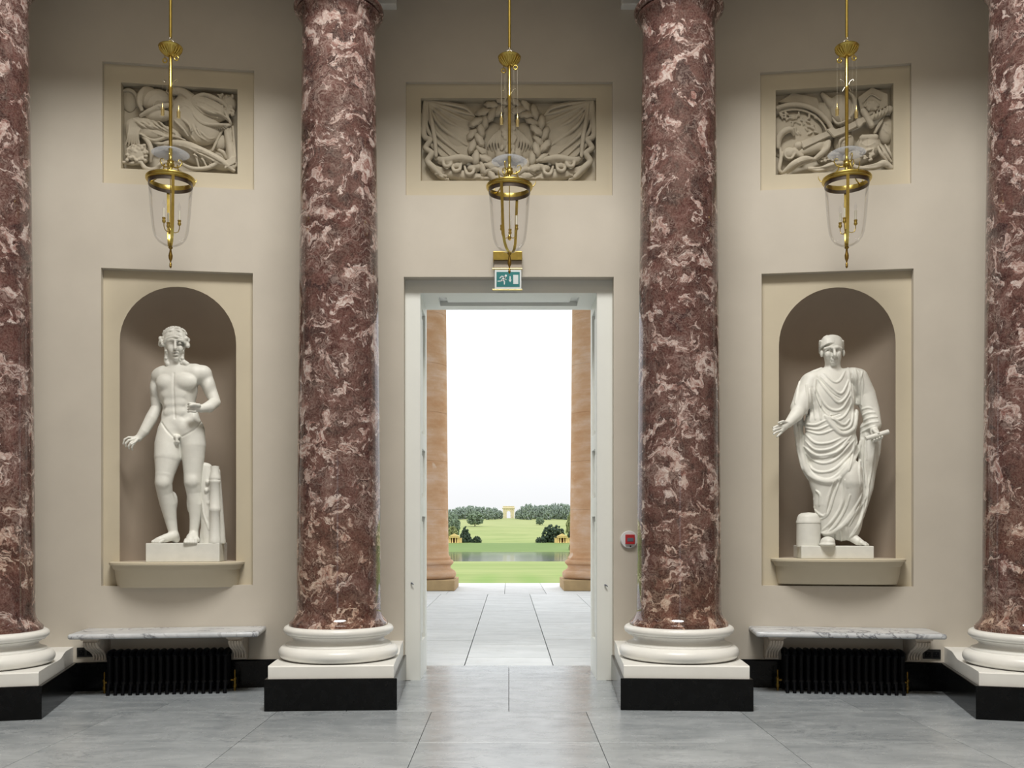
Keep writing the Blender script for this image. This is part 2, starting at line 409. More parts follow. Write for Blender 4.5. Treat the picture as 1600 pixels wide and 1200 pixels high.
# doorway: casing, panelled linings, soffit
i0, i1, it = XC(657,CAS_Y), XC(932.5,CAS_Y), ZC(458,CAS_Y)
door = bpy.data.objects.new('door_1', None); C.objects.link(door); tag(door, 'tall white doorway standing open to the garden portico', None, None, 'structure')
door.location = (0, CAS_Y, 0)
def dk(name, m, mat, parent=door, **kw): return mk(name, m, mat, parent, off=(0,CAS_Y,0), **kw)
m = MB(); m.box(d0, i0-0.001, CAS_Y, CAS_Y+0.03, 0, it+0.001); dk('casing_side', m, MT['trim'])
m = MB(); m.box(i1+0.001, d1, CAS_Y, CAS_Y+0.03, 0, it+0.001); dk('casing_side', m, MT['trim'])
m = MB(); m.box(d0, d1, CAS_Y, CAS_Y+0.03, it+0.001, dt); dk('casing_head', m, MT['trim'])
def lining(sx):
    x = i0 if sx < 0 else i1
    pans = [(ZC(680,9.65), ZC(488,9.65)), (ZC(778,9.65), ZC(703,9.65)), (ZC(998,9.65), ZC(807,9.65))]
    y0, y1 = CAS_Y+0.2, OUT_Y; ya, yb = CAS_Y+0.17, OUT_Y-0.17
    m = MB()
    holes = [rect(ya, yb, a, b) for a, b in pans]
    fn = lambda u,v: (x, u, v)
    m.sheet(rect(CAS_Y, OUT_Y, 0, it), holes, fn)
    for h in holes: m.strip([(x,u,v) for u,v in h], [(x+sx*0.035,u,v) for u,v in h])
    o = dk('lining', m, MT['trim'], fix=False)
    for a, b in pans:
        m = MB(); m.box(min(x+sx*0.035, x+sx*0.06), max(x+sx*0.035, x+sx*0.06), ya, yb, a, b)
        xa, xb = sorted((x+sx*0.02, x+sx*0.045))
        m.cbox(xa, xb, ya+0.05, yb-0.05, a+0.05, b-0.05, 0.008)
        dk('lining_panel', m, MT['trim'], o)
lining(-1); lining(1)
m = MB(); hole = rect(i0+0.16, i1-0.16, CAS_Y+0.17, OUT_Y-0.17)
m.sheet(rect(i0, i1, CAS_Y, OUT_Y), [hole], lambda u,v: (u,v,it)); m.strip([(u,v,it) for u,v in hole], [(u,v,it+0.05) for u,v in hole])
sf = dk('soffit', m, MT['trim'], fix=False)
m = MB(); m.box(i0+0.16, i1-0.16, CAS_Y+0.17, OUT_Y-0.17, it+0.05, it+0.07); m.cbox(i0+0.24, i1-0.24, CAS_Y+0.24, OUT_Y-0.24, it+0.02, it+0.055, 0.008); dk('soffit_panel', m, MT['trim'], sf)
for px, py in ((643,911),(945.5,914)):      # small metal hooks on the casing
    p = at(px, py, CAS_Y)
    m = MB(); m.tube([(p.x,CAS_Y+0.005,p.z),(p.x,CAS_Y-0.02,p.z),(p.x+0.012,CAS_Y-0.028,p.z-0.004),(p.x+0.022,CAS_Y-0.026,p.z-0.016)], [0.009,0.007,0.006,0.004], 8)
    dk('hook', m, MT['grey_plate'], smooth=60)
m = MB(); m.box(-6.5, i0-0.012, OUT_Y-0.015, OUT_Y+0.004, -0.3, 11); m.box(i1+0.012, 6.5, OUT_Y-0.015, OUT_Y+0.004, -0.3, 11); m.box(i0-0.012, i1+0.012, OUT_Y-0.015, OUT_Y+0.004, it+0.08, 11)
struct('wall_outside', m, plain('facade_stone', L((212,198,176)), 0.8, var=0.08, scale=1.5), label='honey coloured stone garden front around the doorway')

# rest of the oval wall, with the narrow north doorway behind the viewer
RA, RB, RC = 10.8, 6.85, ROOM_CY
m = MB(); pe = bayR.P(2.05,0); a_st = math.acos(pe.x/RA); NSEG = 96
angs = [a_st - i*(PI + 2*a_st)/NSEG for i in range(NSEG+1)]
pts = [(RA*math.cos(a), RC + RB*math.sin(a)) for a in angs]
dg = 0.47
pr = [p for p in pts if p[1] > RC - RB + 0.02 and p[0] > dg] ; plf = [p for p in pts if p[1] > RC - RB + 0.02 and p[0] < -dg]
zb = RC - RB
for chain in ([(pe.x, pe.y)] + pr + [(dg, zb)], [(-dg, zb)] + plf + [(-pe.x, pe.y)]):
    m.strip([(x,y,0) for x,y in chain], [(x,y,WALL_H) for x,y in chain], closed=False)
m.add([(dg,zb,3.35),(-dg,zb,3.35),(-dg,zb,WALL_H),(dg,zb,WALL_H)], [(0,1,2,3)])
m.strip([(dg,zb,0),(dg,zb,3.35),(-dg,zb,3.35),(-dg,zb,0)], [(dg,zb-0.4,0),(dg,zb-0.4,3.35),(-dg,zb-0.4,3.35),(-dg,zb-0.4,0)], closed=False)
struct('wall_front', m, MT['niche'], label='rest of the oval saloon wall behind the viewer', fix=False)  # unseen wall takes the darker niche paint to cut bounced light

# entablature ring on the columns, flat soffit out to the wall, dome with a glazed eye
EA, EB, SOF = 9.35, 5.28, 6.86
N = 96
def ell(a, b, z): return [(a*math.cos(2*PI*i/N), RC + b*math.sin(2*PI*i/N), z) for i in range(N)]
m = MB()
m.strip(ell(EA,EB,SOF), ell(RA+0.15,RB+0.15,SOF)); m.strip(ell(EA,EB,SOF), ell(EA,EB,SOF+0.5)); m.strip(ell(EA,EB,SOF+0.5), ell(EA-0.06,EB-0.06,SOF+0.55))
m.strip(ell(EA-0.06,EB-0.06,SOF+0.55), ell(EA-0.06,EB-0.06,SOF+1.2)); m.strip(ell(EA-0.06,EB-0.06,SOF+1.2), ell(EA-0.4,EB-0.4,SOF+1.35)); m.strip(ell(EA-0.4,EB-0.4,SOF+1.35), ell(EA-0.4,EB-0.4,SOF+1.55)); m.strip(ell(EA-0.4,EB-0.4,SOF+1.55), ell(EA,EB,SOF+1.6))
struct('trim_1', m, MT['upper'], label='plaster entablature running round above the marble columns', fix=False)
m = MB(); prev = ell(EA,EB,SOF+1.6)
for k in range(1, 13):
    e = PI/2*k/12; ca = math.cos(e); sa = math.sin(e)
    cur = ell(EYE_RX + (EA-EYE_RX)*ca, EYE_RY + (EB-EYE_RY)*ca, SOF+1.6 + (EYE_Z-SOF-1.6)*sa); m.strip(prev, cur); prev = cur
m.strip(prev, ell(EYE_RX, EYE_RY, EYE_Z+0.4))
struct('ceiling', m, plain('dome_plaster', L((196,188,172)), 0.8, var=0.02), smooth=40, label='plaster dome with an oval eye open to daylight', fix=False)
for sx in (-1, 1):   # small pale impost blocks high on the wall either side of the doorway bay
    z0 = ZC(8, WALL_Y-0.08)
    xa, xb = sorted((sx*XC(971,WALL_Y-0.08), sx*1.5)); m = MB(); m.cbox(xa, xb, WALL_Y-0.1, WALL_Y+0.03, z0, SOF+0.02, 0.008)
    struct('trim_%d' % (2 if sx < 0 else 3), m, MT['white_stone'], label='small pale impost block under the soffit beside a column')

# ------------------------------------------------------------------ floor: mortar bed with separate marble slabs
m = MB(); m.add([(-RA-0.3, RC-RB-0.5, -0.03),(RA+0.3, RC-RB-0.5, -0.03),(RA+0.3, OUT_Y+0.31, -0.03),(-RA-0.3, OUT_Y+0.31, -0.03)], [(0,1,2,3)])
floor = struct('floor', m, MT['joint'], label='grey marble slab floor of the saloon', fix=False)
def inside(x, y): return (x/(RA+1.0))**2 + ((y-RC)/(RB+1.0))**2 < 1
def slab(x0, x1, y0, y1, g=0.0022, z=0.0, parent=None, mat='floor', name='slab'):
    m = MB(); bm = bmesh.new(); bmesh.ops.create_cube(bm, size=1.0)
    for v in bm.verts: v.co = Vector((x0+g if v.co.x < 0 else x1-g, y0+g if v.co.y < 0 else y1-g, z-0.028 if v.co.z < 0 else z))
    bmesh.ops.bevel(bm, geom=[e for e in bm.edges if all(v.co.z > z-0.01 for v in e.verts)], offset=0.0015, segments=1, affect='EDGES')
    m.bm(bm); return mk(name, m, MT[mat], parent, fix=False)
slab(i0-0.1, 0, 9.26, 10.31, parent=floor); slab(0, i1+0.1, 9.26, 10.31, parent=floor)       # threshold slabs
xs = [-0.64, -1.92, -3.2, -4.48, -5.76, -7.04, -8.32, -9.6, -10.9]
colx = list(reversed(xs)) + [-x for x in xs]
strip_x = [-10.9,-8.3,-6.2,-4.7,-2.95,-1.35,0,1.35,2.95,4.7,6.2,8.3,10.9]
for a, b in zip(strip_x[:-1], strip_x[1:]):
    if inside((a+b)/2, 8.3): slab(a, b, 7.69, 9.26, parent=floor)
ys = [7.69, 6.57, 5.45, 4.3, 3.15, 2.0, 0.85, -0.3, -1.45, -2.6, -3.75, -4.9]
for j in range(len(ys)-1):
    for a, b in zip(colx[:-1], colx[1:]):
        if inside((a+b)/2, (ys[j]+ys[j+1])/2): slab(a, b, ys[j+1], ys[j], parent=floor)

# black stone skirting of the side bays
SKIRT = 0.266
for bay, nm, lo_, hi_ in ((bayL,'baseboard_left',-2.05,1.62),(bayR,'baseboard_right',-1.62,2.05)):
    m = MB(); prof = [(0,0),(0.03,0),(0.03,SKIRT-0.012),(0.018,SKIRT),(0,SKIRT)]
    m.extrude([bay.P(lo_,v,n-0.002) for n,v in prof], bay.t*(hi_-lo_)); struct(nm, m, MT['black_stone'], label='black stone skirting below the niche bay')
m = MB(); m.box(-1.62, d0, WALL_Y-0.03, WALL_Y+0.01, 0, SKIRT); m.box(d1, 1.62, WALL_Y-0.03, WALL_Y+0.01, 0, SKIRT); struct('baseboard_back', m, MT['black_stone'], label='black stone skirting beside the doorway')

# ------------------------------------------------------------------ the four marble columns
def column_proto(name, label, loc, rot):
    t = thing(name, label, 'column', loc, rot, 'red marble columns of the saloon')
    m = MB(); m.cbox(-0.548, 0.548, -0.548, 0.93, 0, SKIRT, 0.006); mk('base_block', m, MT['black_stone'], t)['label'] = 'polished black stone block'
    prof = [(-0.52,SKIRT),(-0.52,SKIRT+0.098),(-0.51,SKIRT+0.108),(-0.2,SKIRT+0.11),(0.1,SKIRT+0.105)]
    for k in range(9):
        e = k/8; prof.append((0.22+0.28*e, SKIRT+0.105+0.042*(3*e*e-2*e**3)))
    prof += [(0.93,SKIRT+0.147),(0.93,SKIRT)]
    m = MB(); m.extrude([(-0.52,y,z) for y,z in prof], (1.04,0,0)); mk('plinth', m, MT['white_stone'], t, smooth=40)
    pr = [(0.40,SKIRT+0.09),(0.47,SKIRT+0.106)]
    for k in range(13):
        a = -PI/2 + PI*k/12; pr.append((0.463+0.062*math.cos(a), 0.434+0.058*math.sin(a)))
    pr += [(0.462,0.493),(0.462,0.505)]
    for k in range(9):
        a = PI*k/8; pr.append((0.455-0.055*math.sin(a)-0.008*k/8, 0.505+0.078*k/8))
    pr += [(0.45,0.585),(0.45,0.592)]
    for k in range(11):
        a = -PI/2 + PI*k/10; pr.append((0.442+0.040*math.cos(a), 0.628+0.036*math.sin(a)))
    pr += [(0.40,0.664)]
    m = MB(); m.lathe(pr, n=96); mk('torus_base', m, MT['white_stone'], t, smooth=50)
    pr = [(0.432,0.655),(0.434,0.690)]
    for k in range(9):
        e = k/8; pr.append((0.371+0.058*(1-e)**2.2, 0.695+0.115*e))
    for k in range(1, 17):
        e = k/16; pr.append((0.371-0.051*e**1.5, 0.81+(5.93-0.81)*e))
    for k in range(1, 7):
        e = k/6; pr.append((0.320+0.048*e**2, 5.93+0.13*e))
    pr += [(0.370,6.07),(0.352,6.075),(0.352,6.085)]
    for k in range(9):
        a = -PI/2 + PI*k/8; pr.append((0.362+0.034*math.cos(a), 6.12+0.034*math.sin(a)))
    pr += [(0.335,6.157),(0.335,6.42)]
    m = MB(); m.lathe(pr, n=96); mk('shaft', m, MT['marble'], t, smooth=50)
    pr = [(0.335,6.42),(0.36,6.43),(0.36,6.46)]
    for k in range(7):
        a = PI/2*k/6; pr.append((0.36+0.09*math.sin(a), 6.46+0.1*(1-math.cos(a))))
    pr += [(0.45,6.6),(0.3,6.6)]
    m = MB(); m.lathe(pr, n=64); m.cbox(-0.48, 0.48, -0.48, 0.48, 6.6, SOF+0.02, 0.008); mk('capital', m, MT['white_stone'], t, smooth=40)
    return t
col = column_proto('marble_column', 'red marble column just left of the open doorway', (-1.512, 8.262, 0), math.radians(3.3))
dup_tree(col, loc=(1.512, 8.262, 0), rotz=math.radians(-3.3), label='red marble column just right of the open doorway')
dup_tree(col, loc=(-4.375, 7.765, 0), rotz=math.radians(14.2), label='red marble column at the far left edge beyond the nude statue')
dup_tree(col, loc=(4.375, 7.765, 0), rotz=math.radians(-14.2), label='red marble column at the far right edge beyond the draped statue')

# ================================================================== FURNISHINGS
# ------------------------------------------------------------------ bow-fronted shelves under the niches
def shelf(bay, g, label):
    o = bay.P(g['c'], g['v0'], -DEP_PANEL)
    t = thing('niche_shelf', label, 'shelf', o, bay.rot, 'stone shelves under the niches')
    hw, dp = 0.617, 0.34
    def ring(scx, scd, z, n=40):
        return [(-hw*scx*math.cos(PI*i/n), -dp*scd*(abs(math.sin(PI*i/n))**0.75), z) for i in range(n+1)]
    def loft(prof):
        m = MB(); n = 41
        for a, b, z in prof: m.v.extend(ring(a, b, z))
        for j in range(len(prof)-1):
            for i in range(n-1): m.f.append((j*n+i, j*n+i+1, (j+1)*n+i+1, (j+1)*n+i))
            m.f.append((j*n, (j+1)*n, (j+1)*n+n-1, j*n+n-1))
        m.f.append(tuple(reversed(range(n)))); m.f.append(tuple(range((len(prof)-1)*n, len(prof)*n))); return m
    mk('shelf_top', loft([(0.985,0.96,-0.032),(1.0,1.0,-0.024),(1.0,1.0,-0.008),(0.985,0.97,0.0)]), MT['panel'], t, smooth=35)
    mk('moulding', loft([(0.93,0.86,-0.075),(0.945,0.88,-0.068),(0.955,0.9,-0.05),(0.97,0.94,-0.032)]), MT['panel'], t, smooth=35)
    mk('corbel', loft([(0.89,0.42,-0.245),(0.905,0.55,-0.2),(0.918,0.70,-0.14),(0.925,0.80,-0.09),(0.925,0.84,-0.075)]), MT['panel'], t, smooth=35)
    return t
shelf(bayL, gL, 'bow-fronted cream shelf carrying the nude statue')
shelf(bayR, gR, 'bow-fronted cream shelf carrying the draped statue')

# ------------------------------------------------------------------ marble benches on carved brackets
def bench(bay, uc, label):
    t = thing('marble_bench', label, 'bench', bay.P(uc, 0, 0.004), bay.rot, 'marble wall benches')
    m = MB(); bm = bmesh.new(); bmesh.ops.create_cube(bm, size=1.0)
    for v in bm.verts: v.co = Vector((-0.82 if v.co.x < 0 else 0.82, -0.53 if v.co.y < 0 else 0.0, 0.538 if v.co.z < 0 else 0.585))
    bmesh.ops.bevel(bm, geom=[e for e in bm.edges if not all(v.co.y > -0.01 for v in e.verts)], offset=0.02, segments=4, affect='EDGES', profile=0.5)
    m.bm(bm); mk('bench_top', m, MT['bench'], t, smooth=50)
    return t
def bracket(t, u):
    """carved console: scrolled block with leaf flutes, flaring out under the slab"""
    prof = [(0.0,0.285),(-0.1,0.285),(-0.12,0.30),(-0.11,0.325),(-0.13,0.36),(-0.2,0.40),(-0.29,0.43),(-0.36,0.455),(-0.40,0.49),(-0.40,0.515),(-0.415,0.52),(-0.415,0.538),(0.0,0.538)]
    m = MB(); m.extrude([(u-0.062,y,z) for y,z in prof], (0.124,0,0))
    br = mk('bracket', m, MT['bracket'], t)
    for k in range(5):
        x = u - 0.05 + 0.025*k; m = MB()
        m.tube([(x,-0.406,0.50),(x,-0.388,0.470),(x,-0.32,0.436),(x,-0.225,0.404),(x,-0.148,0.366),(x,-0.124,0.33),(x,-0.13,0.30)], [0.010,0.015,0.016,0.015,0.013,0.010,0.008], 8)
        mk('flute', m, MT['bracket'], br, smooth=60)
    m = MB(); m.cbox(u-0.078, u+0.078, -0.425, 0.0, 0.516, 0.538, 0.005); mk('abacus', m, MT['bracket'], br)
    for sx in (-1, 1):
        m = MB(); m.tube([(u+sx*0.058, -0.365 + 0.03*math.cos(a)*(1-a/14), 0.482 + 0.03*math.sin(a)*(1-a/14)) for a in [i*0.5 for i in range(22)]], 0.006, 6); mk('scroll', m, MT['bracket'], br, smooth=60)
bl = bench(bayL, 0.5*(bayL.uv(137,982)[0]+bayL.uv(414,980)[0]), 'white veined marble bench left of the doorway, under the nude statue')
br_ = bench(bayR, 0.5*(bayR.uv(1172,978)[0]+bayR.uv(1448,980)[0]), 'white veined marble bench right of the doorway, under the draped statue')
for bt, bay, pxs in ((bl,bayL,(152,373)),(br_,bayR,(1208,1432))):
    uc = (bt.location - bay.o).dot(bay.t)
    for px in pxs: bracket(bt, bay.uv(px, 1010, 0.2)[0] - uc)

# ------------------------------------------------------------------ cast-iron radiators
def radiator(bay, px0, px1, label):
    NS = 17; a, b = bay.uv(px0,1050,0.2)[0], bay.uv(px1,1050,0.2)[0]; uc = (a+b)/2; pitch = (b-a)/NS
    t = thing('radiator', label, 'radiator', bay.P(uc,0,0.17), bay.rot, 'black cast-iron radiators')
    m = MB()
    for y in (-0.085, 0.0, 0.085):
        m.tube([(0,y,0.07),(0,y,0.10),(0,y,0.13),(0,y,0.32),(0,y,0.35),(0,y,0.385)], [0.016,0.026,0.021,0.021,0.026,0.012], 10)
    m.tube([(0,-0.112,0.345),(0,-0.09,0.366),(0,-0.05,0.378),(0,0.05,0.378),(0,0.09,0.366),(0,0.112,0.345)], [0.018,0.025,0.026,0.026,0.025,0.018], 10)
    m.tube([(0,-0.112,0.105),(0,-0.08,0.092),(0,0.08,0.092),(0,0.112,0.105)], [0.018,0.024,0.024,0.018], 10)
    m.tube([(-pitch*0.5,0,0.345),(pitch*0.5,0,0.345)], 0.02, 10); m.tube([(-pitch*0.5,0,0.1),(pitch*0.5,0,0.1)], 0.02, 10)
    m.tube([(0,-0.108,0.10),(0,-0.124,0.06),(0,-0.134,0.0)], [0.018,0.014,0.017], 8)
    m.tube([(0,0.108,0.10),(0,0.118,0.06),(0,0.122,0.0)], [0.018,0.014,0.017], 8)
    s0 = mk('section', m, MT['iron'], t, smooth=50, loc=(-pitch*(NS-1)/2,0,0))
    for k in range(1, NS): dup(s0, t, loc=(pitch*(k-(NS-1)/2),0,0))
    for sx in (-1, 1):
        x = sx*(pitch*NS/2 + 0.035); m = MB()
        m.lathe([(0.009,0.0),(0.011,0.03),(0.017,0.035),(0.017,0.06),(0.012,0.065),(0.013,0.10),(0.018,0.105),(0.018,0.12),(0.008,0.13),(0.007,0.19),(0.0,0.2)], cx=x, n=12)
        m.tube([(x,0,0.1),(x-sx*0.05,0,0.1)], 0.011, 10)
        mk('valve', m, MT['brass_dull'], t, smooth=40)
    return t
radiator(bayL, 168, 360, 'black cast-iron radiator under the left marble bench')
radiator(bayR, 1222, 1413, 'black cast-iron radiator under the right marble bench')

# ------------------------------------------------------------------ black double sockets
def socket(bay, px, py, label):
    u, v = bay.uv(px, py); t = thing('wall_socket', label, 'socket', bay.P(u,v,0), bay.rot, 'black double wall sockets')
    m = MB(); m.cbox(-0.08, 0.08, -0.012, 0.002, -0.045, 0.045, 0.004); mk('plate', m, MT['black_plastic'], t)
    for x in (-0.038, 0.038):
        m = MB(); m.cbox(x-0.026, x+0.026, -0.016, -0.01, -0.03, 0.022, 0.002); f = mk('outlet', m, MT['iron'], t)
        m = MB(); m.box(x-0.004, x+0.004, -0.0175, -0.015, 0.004, 0.015)
        for q in (-0.012, 0.012): m.box(x+q-0.005, x+q+0.005, -0.0175, -0.015, -0.014, -0.009)
        mk('slot', m, MT['dark_slot'], f)
        m = MB(); m.cbox(x-0.008, x+0.008, -0.018, -0.012, 0.026, 0.038, 0.002); mk('switch', m, MT['black_plastic'], t)
socket(bayL, 134.5, 1019, 'black double wall socket left of the left bench')
socket(bayR, 1455.5, 1022, 'black double wall socket right of the right bench')

# ------------------------------------------------------------------ hanging glass lanterns
LAMP_TOP = SOF
MT['collar'] = plain('tarnished_silver', L((120,112,108)), 0.35, 1.0, var=0.1, scale=20)
def lantern(loc, rot, strap, label):
    t = thing('hanging_lantern', label, 'lantern', loc, 0.0, 'brass and glass hanging lanterns')
    B = MT['brass']
    m = MB(); m.lathe([(0.013,0.98),(0.0148,1.0),(0.0148,1.55),(0.0175,1.555),(0.0175,1.58),(0.0148,1.585),(0.0148,1.86)], n=14); mk('lower_rod', m, B, t, smooth=50)
    m = MB(); m.lathe([(0.009,1.995),(0.0125,2.01),(0.0125,LAMP_TOP-loc[2])], n=14); mk('upper_rod', m, B, t, smooth=50)
    m = MB(); m.tube([(0.03*math.cos(a),0,1.945+0.035*math.sin(a)) for a in [2*PI*i/16 for i in range(17)]], 0.004, 8)
    m.tube([(0,0.016*math.cos(a),1.985+0.016*math.sin(a)) for a in [2*PI*i/12 for i in range(13)]], 0.004, 8); mk('hanging_ring', m, MT['wire'], t, smooth=60)
    # fluted canopy dish
    m = MB(); m.lathe([(0.0,1.842),(0.03,1.845),(0.055,1.862),(0.08,1.888),(0.096,1.906),(0.102,1.915),(0.098,1.922),(0.085,1.915),(0.05,1.918),(0.02,1.93),(0.0,1.935)], n=40)
    cp = mk('canopy', m, B, t, smooth=40)
    for k in range(20):
        a = 2*PI*k/20; ca, sa = math.cos(a), math.sin(a); m = MB()
        m.tube([(0.03*ca,0.03*sa,1.844),(0.055*ca,0.055*sa,1.858),(0.079*ca,0.079*sa,1.882),(0.093*ca,0.093*sa,1.9)], [0.003,0.006,0.009,0.007], 6); mk('flute', m, B, cp, smooth=60)
    for k, sx in enumerate((-1, 1)):
        a = rot*0.25 + (0 if sx > 0 else PI); x, y = 0.06*math.cos(a), 0.06*math.sin(a)
        m = MB(); m.tube([(x+0.018*math.cos(q),y,1.812+0.018*math.sin(q)) for q in [2*PI*i/18 for i in range(19)]], 0.006, 8); m.tube([(x,y,1.83),(x,y,1.87)], 0.004, 6); mk('pulley', m, B, t, smooth=60)
        xw = x*1.35; zw = 1.36 + 0.02*sx*-1
        m = MB(); m.tube([(xw,y,1.82),(xw,y,zw+0.06)], 0.0007, 5); m.tube([(x*0.75,y,1.82),(x*0.75,y,1.02)], 0.0006, 5); mk('cord', m, MT['wire'], t)
        m = MB(); m.lathe([(0.0,zw-0.045),(0.013,zw-0.045),(0.015,zw-0.04),(0.015,zw),(0.017,zw+0.003),(0.017,zw+0.01),(0.008,zw+0.016),(0.009,zw+0.03),(0.003,zw+0.045),(0.002,zw+0.065)], cx=xw, cy=y, n=14); mk('counterweight', m, MT['brass_pale'], t, smooth=50)
        m = MB(); m.tube([(sx*0.012,0,1.585),(sx*0.03,0,1.625),(sx*0.055,0,1.64),(sx*0.062,0,1.625),(sx*0.05,0,1.615)], 0.003, 6); m.tube([(sx*0.012,0,1.58),(sx*0.03,0,1.55),(sx*0.036,0,1.535)], 0.003, 6); mk('scroll', m, MT['wire'], t, smooth=60)
    # smoke bell: shallow milky glass dish
    m = MB(); m.lathe([(0.018,1.04),(0.05,1.034),(0.068,1.03),(0.072,1.024),(0.09,1.022),(0.125,1.012),(0.15,0.998),(0.158,0.992),(0.152,0.993),(0.122,1.006),(0.09,1.016),(0.07,1.018),(0.05,1.028),(0.018,1.034)], n=48, caps=False); mk('smoke_bell', m, MT['bell_glass'], t, smooth=60)
    # hub with scrolled arms down to the rim
    m = MB(); m.lathe([(0.0,0.83),(0.016,0.832),(0.02,0.85),(0.015,0.868),(0.028,0.885),(0.034,0.9),(0.026,0.915),(0.03,0.93),(0.016,0.945),(0.012,0.97),(0.012,1.0),(0.0,1.0)], n=24); mk('hub', m, B, t, smooth=45)
    for k in range(3):
        a = rot + 2*PI*k/3; ca, sa = math.cos(a), math.sin(a)
        pl = [(0.02,0.885),(0.05,0.885),(0.085,0.905),(0.105,0.94),(0.095,0.965),(0.075,0.962),(0.07,0.945)]
        m = MB(); m.tube([(r*ca,r*sa,z) for r,z in pl], [0.007,0.007,0.006,0.005,0.004,0.003,0.003], 8)
        m.tube([(r*ca,r*sa,z) for r,z in [(0.06,0.912),(0.07,0.87),(0.10,0.83),(0.15,0.79),(0.19,0.772),(0.215,0.785),(0.232,0.81),(0.236,0.835)]], [0.006,0.006,0.006,0.006,0.006,0.005,0.004,0.002], 8)
        mk('scroll_arm', m, B, t, smooth=60)
    for k in range(2):      # two flat brass straps down opposite sides of the glass
        a = strap + PI*k; ca, sa = math.cos(a), math.sin(a)
        m = MB(); pts = [(0.193,0.762),(0.186,0.70),(0.176,0.6),(0.165,0.47),(0.156,0.38),(0.145,0.31),(0.118,0.25),(0.075,0.21),(0.02,0.188)]
        wd = 0.0125; vs_ = []
        for r, z in pts:
            for dr, dw in ((0.002,-wd),(0.002,wd),(0.008,wd),(0.008,-wd)): vs_.append(((r+dr)*ca - dw*sa, (r+dr)*sa + dw*ca, z))
        fs = [(i*4+q, i*4+(q+1)%4, (i+1)*4+(q+1)%4, (i+1)*4+q) for i in range(len(pts)-1) for q in range(4)] + [(3,2,1,0), tuple(range(len(pts)*4-4, len(pts)*4))]
        m.add(vs_, fs); mk('strap', m, B, t, smooth=40)
    m = MB(); m.lathe([(0.184,0.742),(0.193,0.742),(0.194,0.75),(0.201,0.753),(0.206,0.76),(0.2,0.768),(0.206,0.774),(0.202,0.783),(0.19,0.785),(0.186,0.775),(0.184,0.742)], n=64, caps=False); mk('rim', m, B, t, smooth=40)
    m = MB(); m.lathe([(0.178,0.712),(0.184,0.712),(0.185,0.742),(0.179,0.742),(0.178,0.712)], n=64, caps=False); mk('glass_collar', m, MT['collar'], t, smooth=40)
    m = MB(); m.lathe([(0.182,0.72),(0.176,0.62),(0.166,0.48),(0.156,0.38),(0.146,0.31),(0.13,0.265),(0.1,0.225),(0.06,0.2),(0.012,0.19)], n=64, caps=False)
    mk('glass_bell', m, MT['glass'], t, smooth=60)
    m = MB(); m.lathe([(0.0,0.0),(0.006,0.003),(0.012,0.02),(0.008,0.03),(0.012,0.036),(0.005,0.05),(0.007,0.06),(0.016,0.085),(0.018,0.11),(0.011,0.14),(0.008,0.165),(0.02,0.178),(0.014,0.19),(0.0,0.194)], n=20); mk('finial', m, MT['brass_dull'], t, smooth=50)
    m = MB(); m.tube([(0,0,0.83),(0,0,0.6),(0,0,0.33)], 0.004, 8); m.lathe([(0.0,0.295),(0.012,0.3),(0.018,0.32),(0.012,0.34),(0.0,0.345)], n=16); st = mk('candle_stem', m, B, t, smooth=50)
    for k in range(3):
        a = rot + PI/3 + 2*PI*k/3 + 0.35; ca, sa = math.cos(a), math.sin(a)
        m = MB(); m.tube([(r*ca,r*sa,z) for r,z in [(0.01,0.318),(0.04,0.308),(0.065,0.318),(0.075,0.345),(0.075,0.375)]], 0.004, 8)
        m.lathe([(0.006,0.37),(0.014,0.378),(0.016,0.39),(0.011,0.4),(0.015,0.41),(0.015,0.418)], cx=0.075*ca, cy=0.075*sa, n=14); ar = mk('candle_arm', m, B, t, smooth=50)
        m = MB(); m.lathe([(0.0095,0.415),(0.0095,0.5),(0.0,0.502)], cx=0.075*ca, cy=0.075*sa, n=12); mk('candle', m, MT['candle'], ar, smooth=50)
        m = MB(); m.lathe([(0.005,0.5),(0.012,0.52),(0.013,0.535),(0.006,0.56),(0.0,0.575)], cx=0.075*ca, cy=0.075*sa, n=12); mk('bulb', m, MT['glass'], ar, smooth=60)
    return t
def lamp_at(px, Y): return (XC(px, Y), Y, 3.775)
lantern(lamp_at(266.5, 8.05), -PI/2 + 0.25, -PI/2 + 0.45, 'brass hanging lantern in front of the left niche bay')
lantern(lamp_at(796, 8.22), -PI/2 - 0.42, -PI/2 - 0.36, 'brass hanging lantern above the open doorway')
lantern(lamp_at(1323, 8.05), -PI/2 + 0.10, -PI/2 - 0.30, 'brass hanging lantern in front of the right niche bay')

# ------------------------------------------------------------------ emergency exit sign over the doorway
SY = WALL_Y - 0.07
def sx_(px): return XC(px, SY)
def sz_(py): return ZC(py, SY)
sg = thing('exit_sign', 'green and white running man exit sign over the doorway', 'sign', (sx_(794), SY, sz_(453)))
def sk(name, m, mat, parent=None, **kw): return mk(name, m, mat, parent or sg, off=tuple(sg.location), **kw)
m = MB(); m.cbox(sx_(770.5), sx_(816), SY-0.03, WALL_Y+0.002, sz_(407), sz_(394), 0.004); sk('lamp_box', m, MT['brass'])
m = MB(); m.cbox(sx_(772), sx_(815.5), SY+0.005, WALL_Y+0.002, sz_(420), sz_(407), 0.002); sk('back_plate', m, MT['taupe'])
for a, b in ((422,418.5),(454.5,451)):
    m = MB(); m.tube([(sx_(769.5),SY,sz_((a+b)/2)),(sx_(816),SY,sz_((a+b)/2))], 0.0105, 12); sk('brass_bar', m, MT['brass_pale'], smooth=50)
m = MB(); m.cbox(sx_(773), sx_(814.5), SY-0.005, SY+0.005, sz_(451.5), sz_(421.5), 0.002); pa = sk('panel', m, MT['sign_white'])
